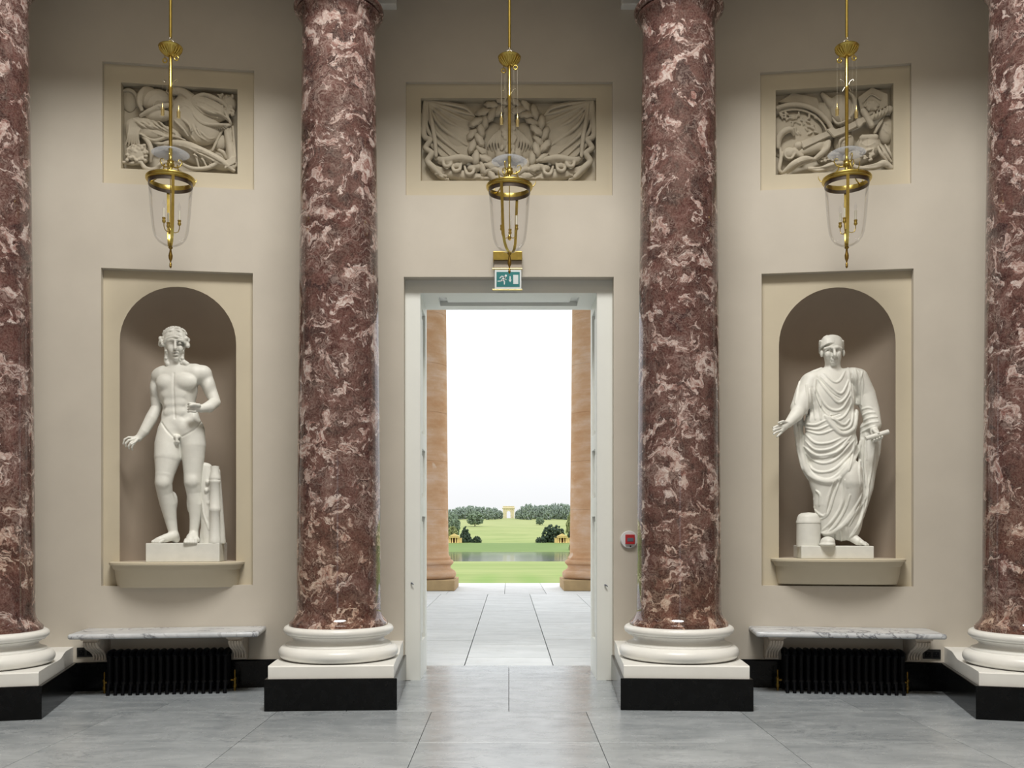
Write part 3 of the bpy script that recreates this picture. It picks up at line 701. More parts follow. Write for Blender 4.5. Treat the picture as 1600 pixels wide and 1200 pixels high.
m = MB(); m.box(sx_(775.8), sx_(812), SY-0.0075, SY-0.004, sz_(448.4), sz_(425.2)); gp = sk('green_field', m, MT['sign_green'])
def zq(x, y): return (sx_(750 + x/13.33), sz_(380 + y/13.33))
def flat(name, polys):
    m = MB()
    for pl in polys: m.extrude([(x, SY-0.0095, z) for x, z in [zq(*p) for p in pl]], (0, 0.003, 0))
    sk(name, m, MT['sign_white'], pa)
def bar(p, q, w0, w1):
    p, q = Vector(p), Vector(q); d = (q-p).normalized(); n = Vector((-d.y, d.x)); return [p+n*w0, q+n*w1, q-n*w1, p-n*w0]
flat('running_man', [[(538+24*math.cos(a), 682+24*math.sin(a)) for a in [2*PI*i/16 for i in range(16)]], bar((522,705),(465,765),22,20), bar((470,765),(510,800),16,13), bar((508,795),(507,865),13,10),
     bar((470,760),(430,795),16,13), bar((440,792),(365,797),13,9), bar((515,715),(450,690),12,11), bar((455,688),(408,738),11,9), bar((510,720),(525,760),11,9), bar((522,752),(552,765),9,7)])
flat('arrow', [bar((627,692),(627,760),11,13), [(595,765),(660,765),(627,822)]])
flat('door_symbol', [[(692,665),(798,665),(798,855),(692,855)]])

# ------------------------------------------------------------------ fire alarm call point
cp = at(983, 843, WALL_Y-0.02); ca_ = thing('fire_call_point', 'round white fire alarm call point with red square beside the doorway', 'alarm', (cp.x, WALL_Y, cp.z))
m = MB(); m.lathe([(0.086,0.0),(0.086,0.02),(0.08,0.028),(0.0,0.03)], n=40)
m.v = [(x, -z, y) for x, y, z in m.v]; mk('backplate', m, MT['white_plastic'], ca_, smooth=40)
m = MB(); m.cbox(-0.039, 0.053, -0.05, -0.028, -0.045, 0.049, 0.003); rd = mk('red_housing', m, MT['red'], ca_)
m = MB(); m.cbox(-0.022, 0.04, -0.053, -0.048, -0.02, 0.016, 0.002); mk('glass_window', m, MT['grey_plate'], rd)
m = MB(); m.lathe([(0.008,0.028),(0.008,0.033),(0.0,0.033)], n=12); m.v = [(x+0.012, -z, y-0.066) for x, y, z in m.v]; mk('keyhole', m, MT['dark_slot'], ca_)

# ================================================================== SCULPTURE
class SDF:
    """signed distance grid, blended from tapered limbs and ellipsoids, meshed with surface nets"""
    def __init__(s, lo, hi, h):
        s.lo = np.array(lo, float); s.h = h; s.n = [int(math.ceil((b-a)/h))+1 for a, b in zip(lo, hi)]
        s.g = np.full(s.n, 5.0, np.float32)
        s.ax = [(s.lo[i] + h*np.arange(s.n[i])).astype(np.float32) for i in range(3)]
    def win(s, lo, hi):
        sl = []
        for i in range(3):
            a = max(0, int((lo[i]-s.lo[i])/s.h)); b = min(s.n[i], int((hi[i]-s.lo[i])/s.h)+2)
            if b <= a: return None
            sl.append(slice(a, b))
        return tuple(sl), s.ax[0][sl[0]][:,None,None], s.ax[1][sl[1]][None,:,None], s.ax[2][sl[2]][None,None,:]
    def comb(s, sl, d, k, cut):
        a = s.g[sl]
        if cut: d = -d; h = np.maximum(k-np.abs(a-d),0)/k; s.g[sl] = np.maximum(a,d)+h*h*k*0.25
        else: h = np.maximum(k-np.abs(a-d),0)/k; s.g[sl] = np.minimum(a,d)-h*h*k*0.25
    def limb(s, pts, rad, k=0.02, cut=False):
        pts = [np.array(p, float) for p in pts]
        if not hasattr(rad, '__len__'): rad = [rad]*len(pts)
        pad = max(rad)+k+3*s.h; P = np.array(pts)
        w_ = s.win(P.min(0)-pad, P.max(0)+pad)
        if w_ is None: return
        sl, X, Y, Z = w_; d = None
        if len(pts) == 1: pts = pts*2; rad = list(rad)*2
        for a, b, ra, rb in zip(pts[:-1], pts[1:], rad[:-1], rad[1:]):
            ab = b-a; L2 = max(float(ab@ab), 1e-9)
            t = np.clip(((X-a[0])*ab[0]+(Y-a[1])*ab[1]+(Z-a[2])*ab[2])/L2, 0, 1)
            e = np.sqrt((X-a[0]-t*ab[0])**2+(Y-a[1]-t*ab[1])**2+(Z-a[2]-t*ab[2])**2)-(ra+t*(rb-ra))
            d = e if d is None else np.minimum(d, e)
        s.comb(sl, d.astype(np.float32), k, cut)
    def ell(s, c, r, k=0.02, cut=False, ax=None):
        """ax: optional 3x3 rows = axes of the ellipsoid"""
        c = np.array(c, float); pad = max(r)+k+3*s.h; w_ = s.win(c-pad, c+pad)
        if w_ is None: return
        sl, X, Y, Z = w_; X, Y, Z = X-c[0], Y-c[1], Z-c[2]
        if ax is not None: X, Y, Z = [X*q[0]+Y*q[1]+Z*q[2] for q in ax]
        k0 = np.sqrt((X/r[0])**2+(Y/r[1])**2+(Z/r[2])**2); k1 = np.sqrt((X/r[0]**2)**2+(Y/r[1]**2)**2+(Z/r[2]**2)**2)+1e-6
        s.comb(sl, (k0*(k0-1)/k1).astype(np.float32), k, cut)
    def floor_cut(s, z):
        i = int(round((z-s.lo[2])/s.h)); s.g[:,:,:max(i,0)] = np.maximum(s.g[:,:,:max(i,0)], 0.5)
    def clip(s, axis_vec, off):
        """keep only the side where p.axis <= off"""
        X, Y, Z = s.ax[0][:,None,None], s.ax[1][None,:,None], s.ax[2][None,None,:]
        s.g = np.maximum(s.g, (X*axis_vec[0]+Y*axis_vec[1]+Z*axis_vec[2]-off).astype(np.float32))
    def hit(s, eye, p, span=0.5):
        """first surface point along the sight line from eye through p"""
        eye = np.array(eye); p = np.array(p); d = p-eye; Ld = np.linalg.norm(d); d /= Ld
        ts = np.arange(Ld-span, Ld+span, s.h*0.5); q = eye+ts[:,None]*d
        ix = np.round((q-s.lo)/s.h).astype(int); ok = np.all((ix >= 0)&(ix < np.array(s.n)), axis=1)
        v = np.full(len(ts), 5.0); v[ok] = s.g[tuple(ix[ok].T)]
        k = np.argmax(v < 0)
        return (q[k], d) if v[k] < 0 else (None, d)
    def nets(s):
        g = s.g; neg = g < 0
        nx, ny, nz = g.shape
        cnt = np.zeros((nx-1,ny-1,nz-1), np.int8)
        cs = [(i,j,k) for i in (0,1) for j in (0,1) for k in (0,1)]
        for i,j,k in cs: cnt += neg[i:nx-1+i, j:ny-1+j, k:nz-1+k]
        mask = (cnt > 0)&(cnt < 8); idx = np.argwhere(mask); ids = -np.ones(mask.shape, np.int64); ids[mask] = np.arange(len(idx))
        val = {c: g[idx[:,0]+c[0], idx[:,1]+c[1], idx[:,2]+c[2]].astype(float) for c in cs}
        acc = np.zeros((len(idx),3)); num = np.zeros(len(idx))
        for a in cs:
            for ax in range(3):
                if a[ax] == 0:
                    b = list(a); b[ax] = 1; b = tuple(b); va, vb = val[a], val[b]; m = (va < 0) != (vb < 0)
                    t = np.where(m, va/np.where(m, va-vb, 1), 0); p = np.tile(np.array(a, float), (len(idx),1)); p[:,ax] += t
                    acc += p*m[:,None]; num += m
        V = s.lo+(idx+acc/num[:,None])*s.h; Fq = []
        for ax in range(3):
            o1, o2 = [(1,2),(2,0),(0,1)][ax]
            sa = [slice(None)]*3; sb = [slice(None)]*3; sa[ax] = slice(0,-1); sb[ax] = slice(1,None)
            ch = neg[tuple(sa)] != neg[tuple(sb)]; e = np.argwhere(ch)
            e = e[(e[:,o1] > 0)&(e[:,o2] > 0)&(e[:,o1] < g.shape[o1]-1)&(e[:,o2] < g.shape[o2]-1)]
            q = []
            for d1, d2 in ((1,1),(0,1),(0,0),(1,0)):
                c = e.copy(); c[:,o1] -= d1; c[:,o2] -= d2; q.append(ids[c[:,0],c[:,1],c[:,2]])
            q = np.stack(q, 1); fl = neg[tuple(e.T)]; q[~fl] = q[~fl][:,::-1]; Fq.append(q)
        return V, np.concatenate(Fq)
    def obj(s, name, mat, parent, off, relax=1):
        V, Fc = s.nets()
        if relax:
            for _ in range(relax):
                acc = np.zeros_like(V); num = np.zeros(len(V))
                for a, b in ((0,1),(1,2),(2,3),(3,0)):
                    for i, j in ((a,b),(b,a)):
                        np.add.at(acc, Fc[:,i], V[Fc[:,j]]); np.add.at(num, Fc[:,i], 1)
                V = V*0.7+0.3*acc/np.maximum(num,1)[:,None]
        me = bpy.data.meshes.new(name); me.from_pydata((V-np.array(off)).tolist(), [], Fc.tolist()); me.update()
        finish(me, mat, 180)
        o = bpy.data.objects.new(name, me); C.objects.link(o); o.parent = parent
        return o

EYE_P = (0.0, 0.0, EYE)
def spline(pts, step):
    """Catmull-Rom through pts (any dimension)"""
    P = [np.array(p, float) for p in pts]
    if len(P) < 3: 
        n = max(2, int(np.linalg.norm(P[1]-P[0])/step)+1); return [P[0]+(P[1]-P[0])*i/n for i in range(n+1)]
    Q = [2*P[0]-P[1]]+P+[2*P[-1]-P[-2]]; out = []
    for i in range(1, len(Q)-2):
        n = max(2, int(np.linalg.norm(Q[i+1]-Q[i])/step)+1)
        for k in range(n):
            t = k/n; out.append(0.5*(2*Q[i]+(Q[i+1]-Q[i-1])*t+(2*Q[i-1]-5*Q[i]+4*Q[i+1]-Q[i+2])*t*t+(3*Q[i]-Q[i-1]-3*Q[i+1]+Q[i+2])*t**3))
    return out+[P[-1]]

class Statue(SDF):
    """points are (x, y, depth) in units of U metres: x and y read off an enlarged view of the statue, depth from its own middle plane"""
    def __init__(s, ox, oy, mag, Y0, lo, hi, h):
        s.ox, s.oy, s.mag, s.Y0 = ox, oy, mag, Y0; s.U = Y0/F/mag
        SDF.__init__(s, lo, hi, h)
    def p(s, q):
        return np.array(at(s.ox+q[0]/s.mag, s.oy+q[1]/s.mag, s.Y0+(q[2] if len(q) > 2 else 0)*s.U))
    def L(s, pts, rad, k=8, cut=False):
        rad = [r*s.U for r in rad] if hasattr(rad, '__len__') else rad*s.U
        s.limb([s.p(q) for q in pts], rad, k*s.U, cut)
    def E(s, c, r, k=8, cut=False): s.ell(s.p(c), (r[0]*s.U, r[2]*s.U, r[1]*s.U), k*s.U, cut)
    def fold(s, pts, r=5, k=4, inset=2.0, cut=False, taper=True):
        q = spline([p[:2] for p in pts], 6); hits = []; last = None
        for a in q:
            h_, d = s.hit(EYE_P, s.p((a[0], a[1], 0)))
            if h_ is None: hits.append(None); continue
            hits.append(h_+d*inset*s.U)
        good = [(i, h_) for i, h_ in enumerate(hits) if h_ is not None]
        if len(good) < 2: return
        P = np.array([h_ for _, h_ in good])
        for _ in range(2): P[1:-1] = 0.25*P[:-2]+0.5*P[1:-1]+0.25*P[2:]
        n = len(P); rr = [r*s.U*(0.45+0.55*math.sin(PI*(i+0.5)/n)**0.5 if taper else 1.0) for i in range(n)]
        runs = [[0]]
        for i in range(1, n):
            if np.linalg.norm(P[i]-P[i-1]) > 30*s.U: runs.append([i])
            else: runs[-1].append(i)
        for rn in runs:
            if len(rn) > 1: s.limb(P[rn], [rr[i] for i in rn], k*s.U, cut)

# ------------------------------------------------------------------ nude standing statue, left niche
YS = 8.80
base = at(150+323/2.4, 420+1030/2.4, YS)
stL = thing('marble_statue', 'white statue of a nude long-haired man beside a stump, left niche', 'statue', tuple(base))
S = Statue(150, 420, 2.4, YS, (base.x-0.66, YS-0.36, base.z-0.01), (base.x+0.50, YS+0.24, base.z+2.12), 0.0045)
S.E((306,450,0), (74,92,50)); S.L([(256,402,2),(372,396,2)], [38,40]); S.E((313,535,0), (60,80,40), 14); S.E((321,598,4), (74,52,46), 14)
S.E((262,428,-30), (37,31,23), 6); S.E((333,424,-32), (45,33,24), 6)
S.E((237,404,0), (27,30,28), 8); S.E((401,394,0), (30,31,30), 8)
S.L([(300,362,8),(256,388,6)], [20,15], 14); S.L([(302,362,8),(372,384,6)], [20,15], 14); S.L([(300,335,0),(302,398,4)], [29,33], 8)
for y, wd in ((475,19),(505,18),(537,17)):
    S.E((273,y,-35+abs(y-500)*0.05), (wd,14,8), 12); S.E((312,y-2,-36+abs(y-500)*0.05), (wd,14,8), 12)
S.E((293,578,-34), (34,26,12), 10)
for i in range(0): S.L([(352+4*i,468+18*i,-35),(372,458+18*i,-20)], [5,5], 12); S.L([(246,470+18*i,-28),(238,463+18*i,-14)], [4,4], 12)
S.E((262,566,-8), (12,26,20), 24); S.E((372,562,-8), (12,26,22), 24)
S.E((287,622,30), (40,40,32), 12); S.E((360,616,30), (40,40,32), 12)
S.L([(283,612,0),(272,660,-8),(269,705,-18),(258,770,-34),(253,803,-38),(258,840,-24),(270,880,-6),(280,940,6),(289,985,10),(297,1012,20)], [50,50,48,34,31,28,30,22,17,17], 10)
S.E((250,800,-56), (21,22,14), 8); S.E((286,872,10), (19,38,22), 8)
S.L([(292,1000,6),(262,1010,-16),(232,1019,-34),(214,1024,-44)], [17,16,12,7], 8)
for i in range(4): S.L([(236+5*i,1018,-44-3*i),(216+7*i,1026,-54-4*i)], [6,5], 3)
S.L([(357,608,0),(364,660,-2),(365,705,-2),(363,770,-6),(362,800,-10),(367,838,0),(374,880,8),(372,940,8),(367,985,6),(366,1010,18)], [49,46,41,33,31,27,28,20,16,16], 10)
S.E((360,797,-28), (20,22,14), 8); S.E((386,872,18), (14,36,20), 8); S.E((352,880,14), (10,34,18), 8)
S.L([(366,998,2),(358,1010,-22),(352,1018,-46)], [17,19,15], 8); S.L([(366,1000,0),(376,1016,-30)], [14,12], 6)
for i in range(5): S.L([(338+9*i,1017,-52),(334+10*i,1026,-64+2*i)], [7,6], 3)
S.L([(236,404,5),(226,460,14),(228,520,14),(208,560,-4),(181,608,-22),(160,634,-30)], [26,23,20,22,18,12], 8); S.E((222,448,2), (18,34,22), 8)
S.L([(160,635,-30),(143,640,-38)], [12,12], 5)
for pts in ([(142,633,-40),(122,632,-50),(107,640,-54),(102,657,-52)], [(140,640,-46),(122,643,-60),(111,655,-62),(112,667,-56)], [(143,646,-44),(129,654,-57),(122,666,-57),(124,675,-50)], [(147,650,-38),(138,661,-48),(134,671,-47),(136,679,-41)]): S.L(pts, [5,4.4,4,3.3], 1.5)
S.L([(154,640,-46),(145,650,-62),(133,658,-70)], [5.5,4.6,3.6], 2)
S.L([(404,394,5),(424,445,14),(447,500,4),(424,518,-34),(394,525,-62)], [29,25,20,21,13], 8); S.E((424,440,2), (20,34,24), 8)
S.L([(394,524,-62),(372,520,-72)], [14,16], 5)
for i in range(4): S.L([(372,507+9.5*i,-80),(352,505+9.5*i,-88),(346,508+9.5*i,-74)], [5,4.6,4], 1.2)
S.L([(386,512,-80),(368,509,-94),(354,512,-98)], [7,6,5], 3)
S.E((302,630,-44), (12,9,9), 5); S.L([(302,634,-50),(303,648,-50)], [5,5], 4); S.E((303,650,-42), (11,9,9), 4)
# head
S.E((297,278,2), (38,50,46), 6); S.E((300,314,-14), (27,32,30), 8); S.E((300,336,-34), (11,9,10), 6); S.E((280,300,-34), (10,12,10), 8); S.E((316,300,-34), (10,12,10), 8)
S.L([(272,270,-40),(288,266,-46),(297,268,-47)], [5,5,4], 4); S.L([(299,268,-47),(309,266,-46),(324,270,-39)], [4,5,5], 4)
S.E((282,279,-47), (9,6,7), 3, True); S.E((315,279,-46), (9,6,7), 3, True); S.E((282,279,-38), (7,5,6), 2); S.E((314,279,-38), (7,5,6), 2)
S.L([(297,266,-46),(297,298,-58)], [4,6], 3); S.L([(291,300,-50),(304,300,-50)], [4,4], 3)
S.L([(287,313,-44),(298,311,-48),(309,313,-44)], [3,4,3], 2); S.L([(290,321,-43),(298,322,-46),(306,321,-43)], [3,4,3], 2)
# hair: centre-parted waves, bunched over the ears, locks to the shoulders
S.E((294,253,14), (42,33,40), 3); S.E((294,285,26), (38,36,28), 6)
for sd in (-1, 1):
    for j in range(8):
        x0 = 294+sd*2; w_ = 2.5*math.sin(j*2.4)
        pts = [(x0,224+4.4*j,-24-2.6*j), (294+sd*(16+1.5*j),224+5.6*j+w_,-31-1.4*j), (294+sd*(29+1.2*j),236+5.4*j-w_,-27-1.2*j), (294+sd*(40+0.6*j),253+4.6*j+w_,-18-0.6*j), (294+sd*(46+0.4*j),270+3*j,-10)]
        S.L(spline(pts, 6), 3.7, 0.8)
    rnd = random.Random(5+sd)
    for j in range(16):
        S.E((294+sd*(46+rnd.uniform(-9,8)), 276+rnd.uniform(-18,14), -8+rnd.uniform(-22,16)), (8,8,8), 2)
    S.L(spline([(294+sd*30,296,-14),(294+sd*28,322,-14),(294+sd*30,344,-16),(294+sd*(24 if sd < 0 else 48),358,-20)], 6), [9]*len(spline([(294+sd*30,296,-14),(294+sd*28,322,-14),(294+sd*30,344,-16),(294+sd*(24 if sd < 0 else 48),358,-20)], 6)), 3)
    for j in range(7): S.E((294+sd*(28+3*math.sin(j*2.1)), 300+9*j, -20+3*math.cos(j*2.3)), (6.5,6,7), 2)
rn2 = random.Random(21)
for j in range(90):      # small curls all over the crown of the head
    a = rn2.uniform(0, PI); e = rn2.uniform(0.1, 1.45)
    x_, y_, d_ = 294+46*math.cos(a)*math.cos(e)*1.0, 254-36*math.sin(e), 12-44*math.sin(a)*math.cos(e)
    S.E((x_, y_, d_+3), (5,4,5), 0.8)
# carved lines of the trunk
S.fold([(292,392),(290,440),(292,500),(296,560)], 2.0, 6, 0.0, True)
S.fold([(247,578),(262,602),(288,630)], 2.5, 5, 0.0, True); S.fold([(396,574),(368,604),(322,630)], 2.5, 5, 0.0, True)

S.floor_cut(base.z)
fig = S.obj('figure', MT['statue'], stL, base)
# stump that props the leg
S = Statue(150, 420, 2.4, YS, (base.x-0.05, YS-0.20, base.z-0.01), (base.x+0.48, YS+0.24, base.z+0.80), 0.007)
S.L([(416,748,22),(422,820,22),(428,900,20),(438,1026,16)], [20,27,34,42], 8); S.L([(404,740,12),(398,790,14),(396,850,14)], [14,14,10], 8); S.L([(452,760,30),(456,860,30),(462,1026,24)], [14,18,24], 8)
S.L([(404,985,10),(402,1028,4)], [12,16], 8)
for j, (x, y) in enumerate(((418,800),(414,832),(424,880),(420,930),(428,965))): S.E((x, y, -8), (8,9,8), 4)
S.fold([(398,870),(404,920),(418,960),(424,978)], 4, 3, 0)
S.floor_cut(base.z); S.obj('stump', MT['statue'], stL, base)
q0 = S.p((446,900,-26)); U_ = S.U
def zz(y): return EYE+(HY-(420+y/2.4))*YS/F
m = MB(); m.lathe([(0.0,zz(1028)),(21*U_,zz(1028)),(21*U_,zz(1010)),(18.5*U_,zz(1006)),(18.5*U_,zz(912)),(20.5*U_,zz(909)),(20.5*U_,zz(896)),(18.5*U_,zz(893)),(19*U_,zz(806)),(21*U_,zz(803)),(21*U_,zz(796)),(19.5*U_,zz(793)),(21*U_,zz(789)),(20*U_,zz(782)),(15*U_,zz(760)),(15*U_,zz(742)),(0,zz(740))], cx=q0[0], cy=q0[1], n=32)
mk('quiver', m, MT['statue'], stL, smooth=40, off=base)
def pedestal(st, bay, px0, px1, pyt, pyb, n0, n1):
    """block whose front face spans the given pixels on a plane n0 in front of the bay wall"""
    u0, v0 = bay.uv(px0, pyb, n0); u1, _ = bay.uv(px1, pyb, n0); vt = bay.uv((px0+px1)/2, pyt, n0)[1]
    m = MB(); m.cbox(u0, u1, -n0, n1, v0, vt, 0.006)
    m.v = [tuple(bay.P(x, z, -y)) for x, y, z in m.v]
    mk('pedestal', m, MT['statue'], st, off=tuple(st.location))
    return vt
PV = bayL.P(0,0).z
def ped_world(st, bay, px0, px1, ztop, zbot, n0, n1):
    u0 = bay.uv(px0, 860, n0)[0]; u1 = bay.uv(px1, 860, n0)[0]
    m = MB(); m.cbox(u0, u1, -n0, n1, zbot, ztop, 0.006); m.v = [tuple(bay.P(x, z, -y)) for x, y, z in m.v]
    mk('pedestal', m, MT['statue'], st, off=tuple(st.location))
ped_world(stL, bayL, 227.5, 343, base.z+0.004, gL['v0'], 0.16, 0.26)

# ------------------------------------------------------------------ draped statue, right niche
base2 = at(1180+308/2.4, 420+1040/2.4, YS)
stR = thing('marble_statue', 'white statue of a toga-clad man holding a scroll, right niche', 'statue', tuple(base2))
S = Statue(1180, 420, 2.4, YS, (base2.x-0.68, YS-0.36, base2.z-0.01), (base2.x+0.56, YS+0.26, base2.z+2.10), 0.0045)
S.E((282,478,2), (92,112,54)); S.L([(220,420,2),(364,406,2)], [34,36]); S.E((284,580,2), (98,74,54), 14); S.E((282,655,2), (100,95,56), 14)
S.E((292,770,2), (92,120,54), 14); S.E((318,870,2), (86,130,50), 14); S.E((326,950,2), (74,70,46), 14)
S.L([(262,800,-6),(256,880,-4),(268,985,-6)], [40,36,22], 14); S.L([(356,760,-30),(362,800,-40),(350,900,-14),(360,985,-8)], [44,38,36,26], 14)
S.E((358,785,-54), (26,34,22), 14)
S.L([(232,860,0),(236,940,0)], [10,8], 8)
for y in (832,872,902): S.L([(240,y,-4),(222,y-8,-2)], [9,4], 6)
# right-hand fall of the toga and its outer tail
S.L([(428,600,0),(428,660,2),(424,730,4),(412,820,0),(386,920,-8),(352,1004,-14)], [34,34,32,30,24,10], 10)
S.L([(462,640,-10),(456,690,0),(446,740,2),(432,800,2),(424,840,0)], [12,13,11,8,4], 4)
# left-hand fall of the cloak behind the arm
S.L([(186,440,26),(166,520,28),(164,600,24),(170,680,16),(194,750,6),(232,792,0)], [16,16,15,15,16,16], 10)
S.L(spline([(248,376,18),(205,394,14),(172,426,8),(155,475,4),(147,522,2),(150,590,8),(158,660,8)], 8), 7, 5)
# sleeve, forearm and open hand
S.L([(208,424,0),(190,470,-6),(166,520,-16)], [35,37,33], 10); S.L([(168,520,-18),(154,548,-40),(124,580,-62)], [25,25,15], 4); S.L([(142,522,-22),(165,532,-46),(192,530,-26)], 4, 3)
S.L([(124,580,-62),(102,592,-72)], [14,15], 5); S.L([(112,594,-70),(98,606,-76)], [10,10], 5)
for pts in ([(96,586,-82),(78,592,-90),(62,600,-92),(53,607,-92)], [(94,596,-82),(76,602,-92),(62,610,-96)], [(95,606,-80),(80,612,-90),(68,620,-94)], [(100,612,-76),(90,621,-84),(82,629,-86)]): S.L(pts, [5,4.6,4.1,3.4][:len(pts)], 1.4)
S.L([(120,576,-74),(104,572,-88),(88,577,-94)], [5.5,4.8,3.8], 2)
# covered arm and hand with the scroll
S.L([(388,408,2),(415,470,4),(430,530,-4),(444,585,-26)], [33,34,34,28], 10); S.L([(442,590,-30),(448,616,-56)], [15,14], 4); S.L([(448,612,-56),(456,632,-66)], [15,15], 4)
for i in range(4): S.L([(438+10*i,640-4*i,-72),(442+10*i,649-4*i,-90),(447+10*i,641-4*i,-104)], [4.6,4.3,3.8], 1.2)
S.L([(444,604,-66),(452,612,-86),(462,616,-96)], [6.5,6,5], 3)
# feet
S.E((272,1024,-46), (25,20,34), 5); S.E((270,1034,-52), (28,10,36), 4); S.L([(362,1006,-14),(386,1022,-34),(410,1032,-46)], [17,15,8], 6)
for i in range(4): S.L([(400+4*i,1028,-52+6*i),(414+3*i,1036,-58+7*i)], [5.5,4.5], 3)
# head, turned a little to the right
S.L([(290,345,0),(291,400,4)], [27,31], 8)
S.E((286,296,4), (40,47,46), 6); S.E((291,330,-10), (30,32,32), 8); S.E((294,351,-32), (13,9,10), 6); S.E((272,322,-30), (11,14,12), 8); S.E((312,320,-30), (9,12,12), 8)
S.L([(262,299,-34),(280,295,-42),(294,298,-46)], [5,6,5], 4); S.L([(296,298,-46),(308,295,-42),(322,299,-33)], [5,6,5], 4)
S.E((280,305,-44), (9,6,7), 3, True); S.E((311,305,-43), (9,6,7), 3, True); S.E((280,305,-35), (7,5,6), 2); S.E((311,305,-35), (7,5,6), 2)
S.L([(296,297,-45),(299,324,-57)], [4.5,6.5], 3); S.L([(291,327,-47),(306,327,-47)], [4.5,4.5], 3)
S.L([(284,337,-40),(296,335,-44),(308,337,-39)], [3,3.5,3], 2); S.L([(287,342,-40),(296,343,-43),(306,342,-39)], [3,3.5,3], 2)
S.E((249,318,-6), (6,14,9), 3); S.E((331,316,4), (5,13,9), 3)
S.E((286,277,12), (41,29,42), 3)
for i in range(19):
    a = -1.25+2.5*i/18; x0 = 287+44*math.sin(a); S.L(spline([(287+20*math.sin(a),252,-6-16*math.cos(a)),(287+34*math.sin(a),262,-34*math.cos(a)),(287+42*math.sin(a),277+20*math.sin(a)**2,-42*math.cos(a)+2)], 6), 3.4, 0.8)
for sd in (-1, 1):
    for j in range(5): S.L([(286+sd*42,272+8*j,-14+8*j),(286+sd*43,282+8*j,-8+8*j)], 5, 2)
# folds of tunic and toga
def z4(l): return [(24+0.42*x, 216+0.42*y) for x, y in l]
def z7(l): return [(96+0.4*x, 624+0.4*y) for x, y in l]
TOP = [[(560,420),(650,500),(700,480),(745,400)],[(520,440),(640,560),(710,600),(760,520),(790,420)],[(500,470),(610,610),(690,680),(770,600),(800,460)],[(470,520),(560,690),(640,750),(720,730),(800,600)],
  [(460,560),(540,740),(640,830),(740,800),(820,640)],[(590,800),(660,890),(730,920),(800,870),(815,700),(810,520)],[(620,790),(690,860),(740,880),(785,830)],
  [(480,480),(470,650),(480,830)],[(430,560),(440,760),(430,850)],[(520,640),(530,830)],[(400,520),(410,640),(400,800)],
  [(770,370),(790,520),(810,760)],[(810,360),(840,520),(850,760)],[(850,380),(900,480),(890,700)],[(900,400),(870,560),(870,900)],
  [(900,740),(950,725),(985,735)],[(890,800),(960,770),(1010,770)],[(890,850),(970,815),(1030,810)],[(885,905),(960,865),(1040,850)],[(885,950),(950,915),(1010,890)],
  [(390,870),(480,880),(570,840)],[(390,900),(500,920),(600,880)],[(400,930),(520,960),(640,920)],
  [(390,960),(480,1040),(600,1040),(700,1000)],[(390,1020),(480,1100),(620,1090),(760,1000)],[(400,1090),(520,1170),(660,1130),(800,980)],
  [(340,480),(320,580),(300,690)],[(930,960),(930,1080),(940,1190)],[(890,950),(880,1080),(870,1190)]]
for f_ in TOP: S.fold(z4(f_), 4.8, 2.2, 0.2)
S.fold(z4([(570,800),(640,900),(720,960),(800,930),(840,850),(850,600),(835,380)]), 8, 5, 0)
for f_ in ([(188,690),(240,728),(300,715),(372,640)],[(182,665),(230,700),(300,690),(350,650)],[(178,705),(225,758),(290,755),(350,700),(388,640)],[(172,640),(188,730),(235,784),(290,785),(350,730),(396,650)]): S.fold(f_, 5.2, 2.4, 0.2)
S.fold([(165,590),(172,690),(198,766),(262,798),(318,782),(372,712),(402,640)], 9, 6, 0)
LOW = [[(490,440),(440,600),(420,720)],[(560,400),(500,560),(440,740),(370,790)],[(600,420),(580,620),(500,780),(380,900)],[(650,560),(600,700),(500,860),(400,915)],[(740,300),(760,520),(680,700),(560,850),(430,920)],
  [(800,260),(800,560),(720,700),(640,850)],[(830,400),(800,640),(740,800),(660,940)],[(780,600),(760,760),(700,900),(640,960)],[(520,900),(520,1030)],[(560,880),(570,1030)],[(610,860),(630,960)],
  [(740,60),(735,300),(745,480)],[(790,100),(790,300),(795,480)],[(690,60),(670,200),(640,330)],[(880,80),(850,300),(820,480)],[(140,20),(170,180),(210,330),(270,430)],[(330,520),(370,560),(360,660)],[(320,700),(400,760),(440,700)]]
for f_ in LOW: S.fold(z7(f_), 5, 2.4, 0.2)
S.fold(z7([(340,905),(440,925),(540,880),(640,790),(740,640)]), 7, 5, 0)
# carved valleys between the main folds
for f_ in ([(450,540),(520,720),(600,800),(700,780)],[(500,450),(620,590),(700,640)],[(820,380),(860,520),(860,860)]): S.fold(z4(f_), 2.6, 2.5, 0, True)
for f_ in ([(530,420),(470,600),(430,730)],[(630,500),(590,680),(440,900)],[(770,300),(780,540),(700,720)],[(840,300),(800,560)]): S.fold(z7(f_), 2.8, 2.5, 0, True)
S.floor_cut(base2.z); S.obj('figure', MT['statue'], stR, base2)
U_ = S.U
m = MB(); m.tube([S.p((414,637,-92)),S.p((456,624,-90)),S.p((499,611,-88))], [8*U_,8.5*U_,9*U_], 16); mk('scroll', m, MT['statue'], stR, smooth=40, off=base2)
q0 = S.p((200,980,4))
m = MB(); m.lathe([(44*U_,zz(1042)),(43.5*U_,zz(955)),(45*U_,zz(953)),(45*U_,zz(947)),(43*U_,zz(943)),(41*U_,zz(932)),(36*U_,zz(922)),(26*U_,zz(916)),(0,zz(913))], cx=q0[0], cy=q0[1], n=40); mk('scroll_box', m, MT['statue'], stR, smooth=35, off=base2)
ped_world(stR, bayR, 1252, 1365.5, base2.z+0.004, gR['v0'], 0.16, 0.26)

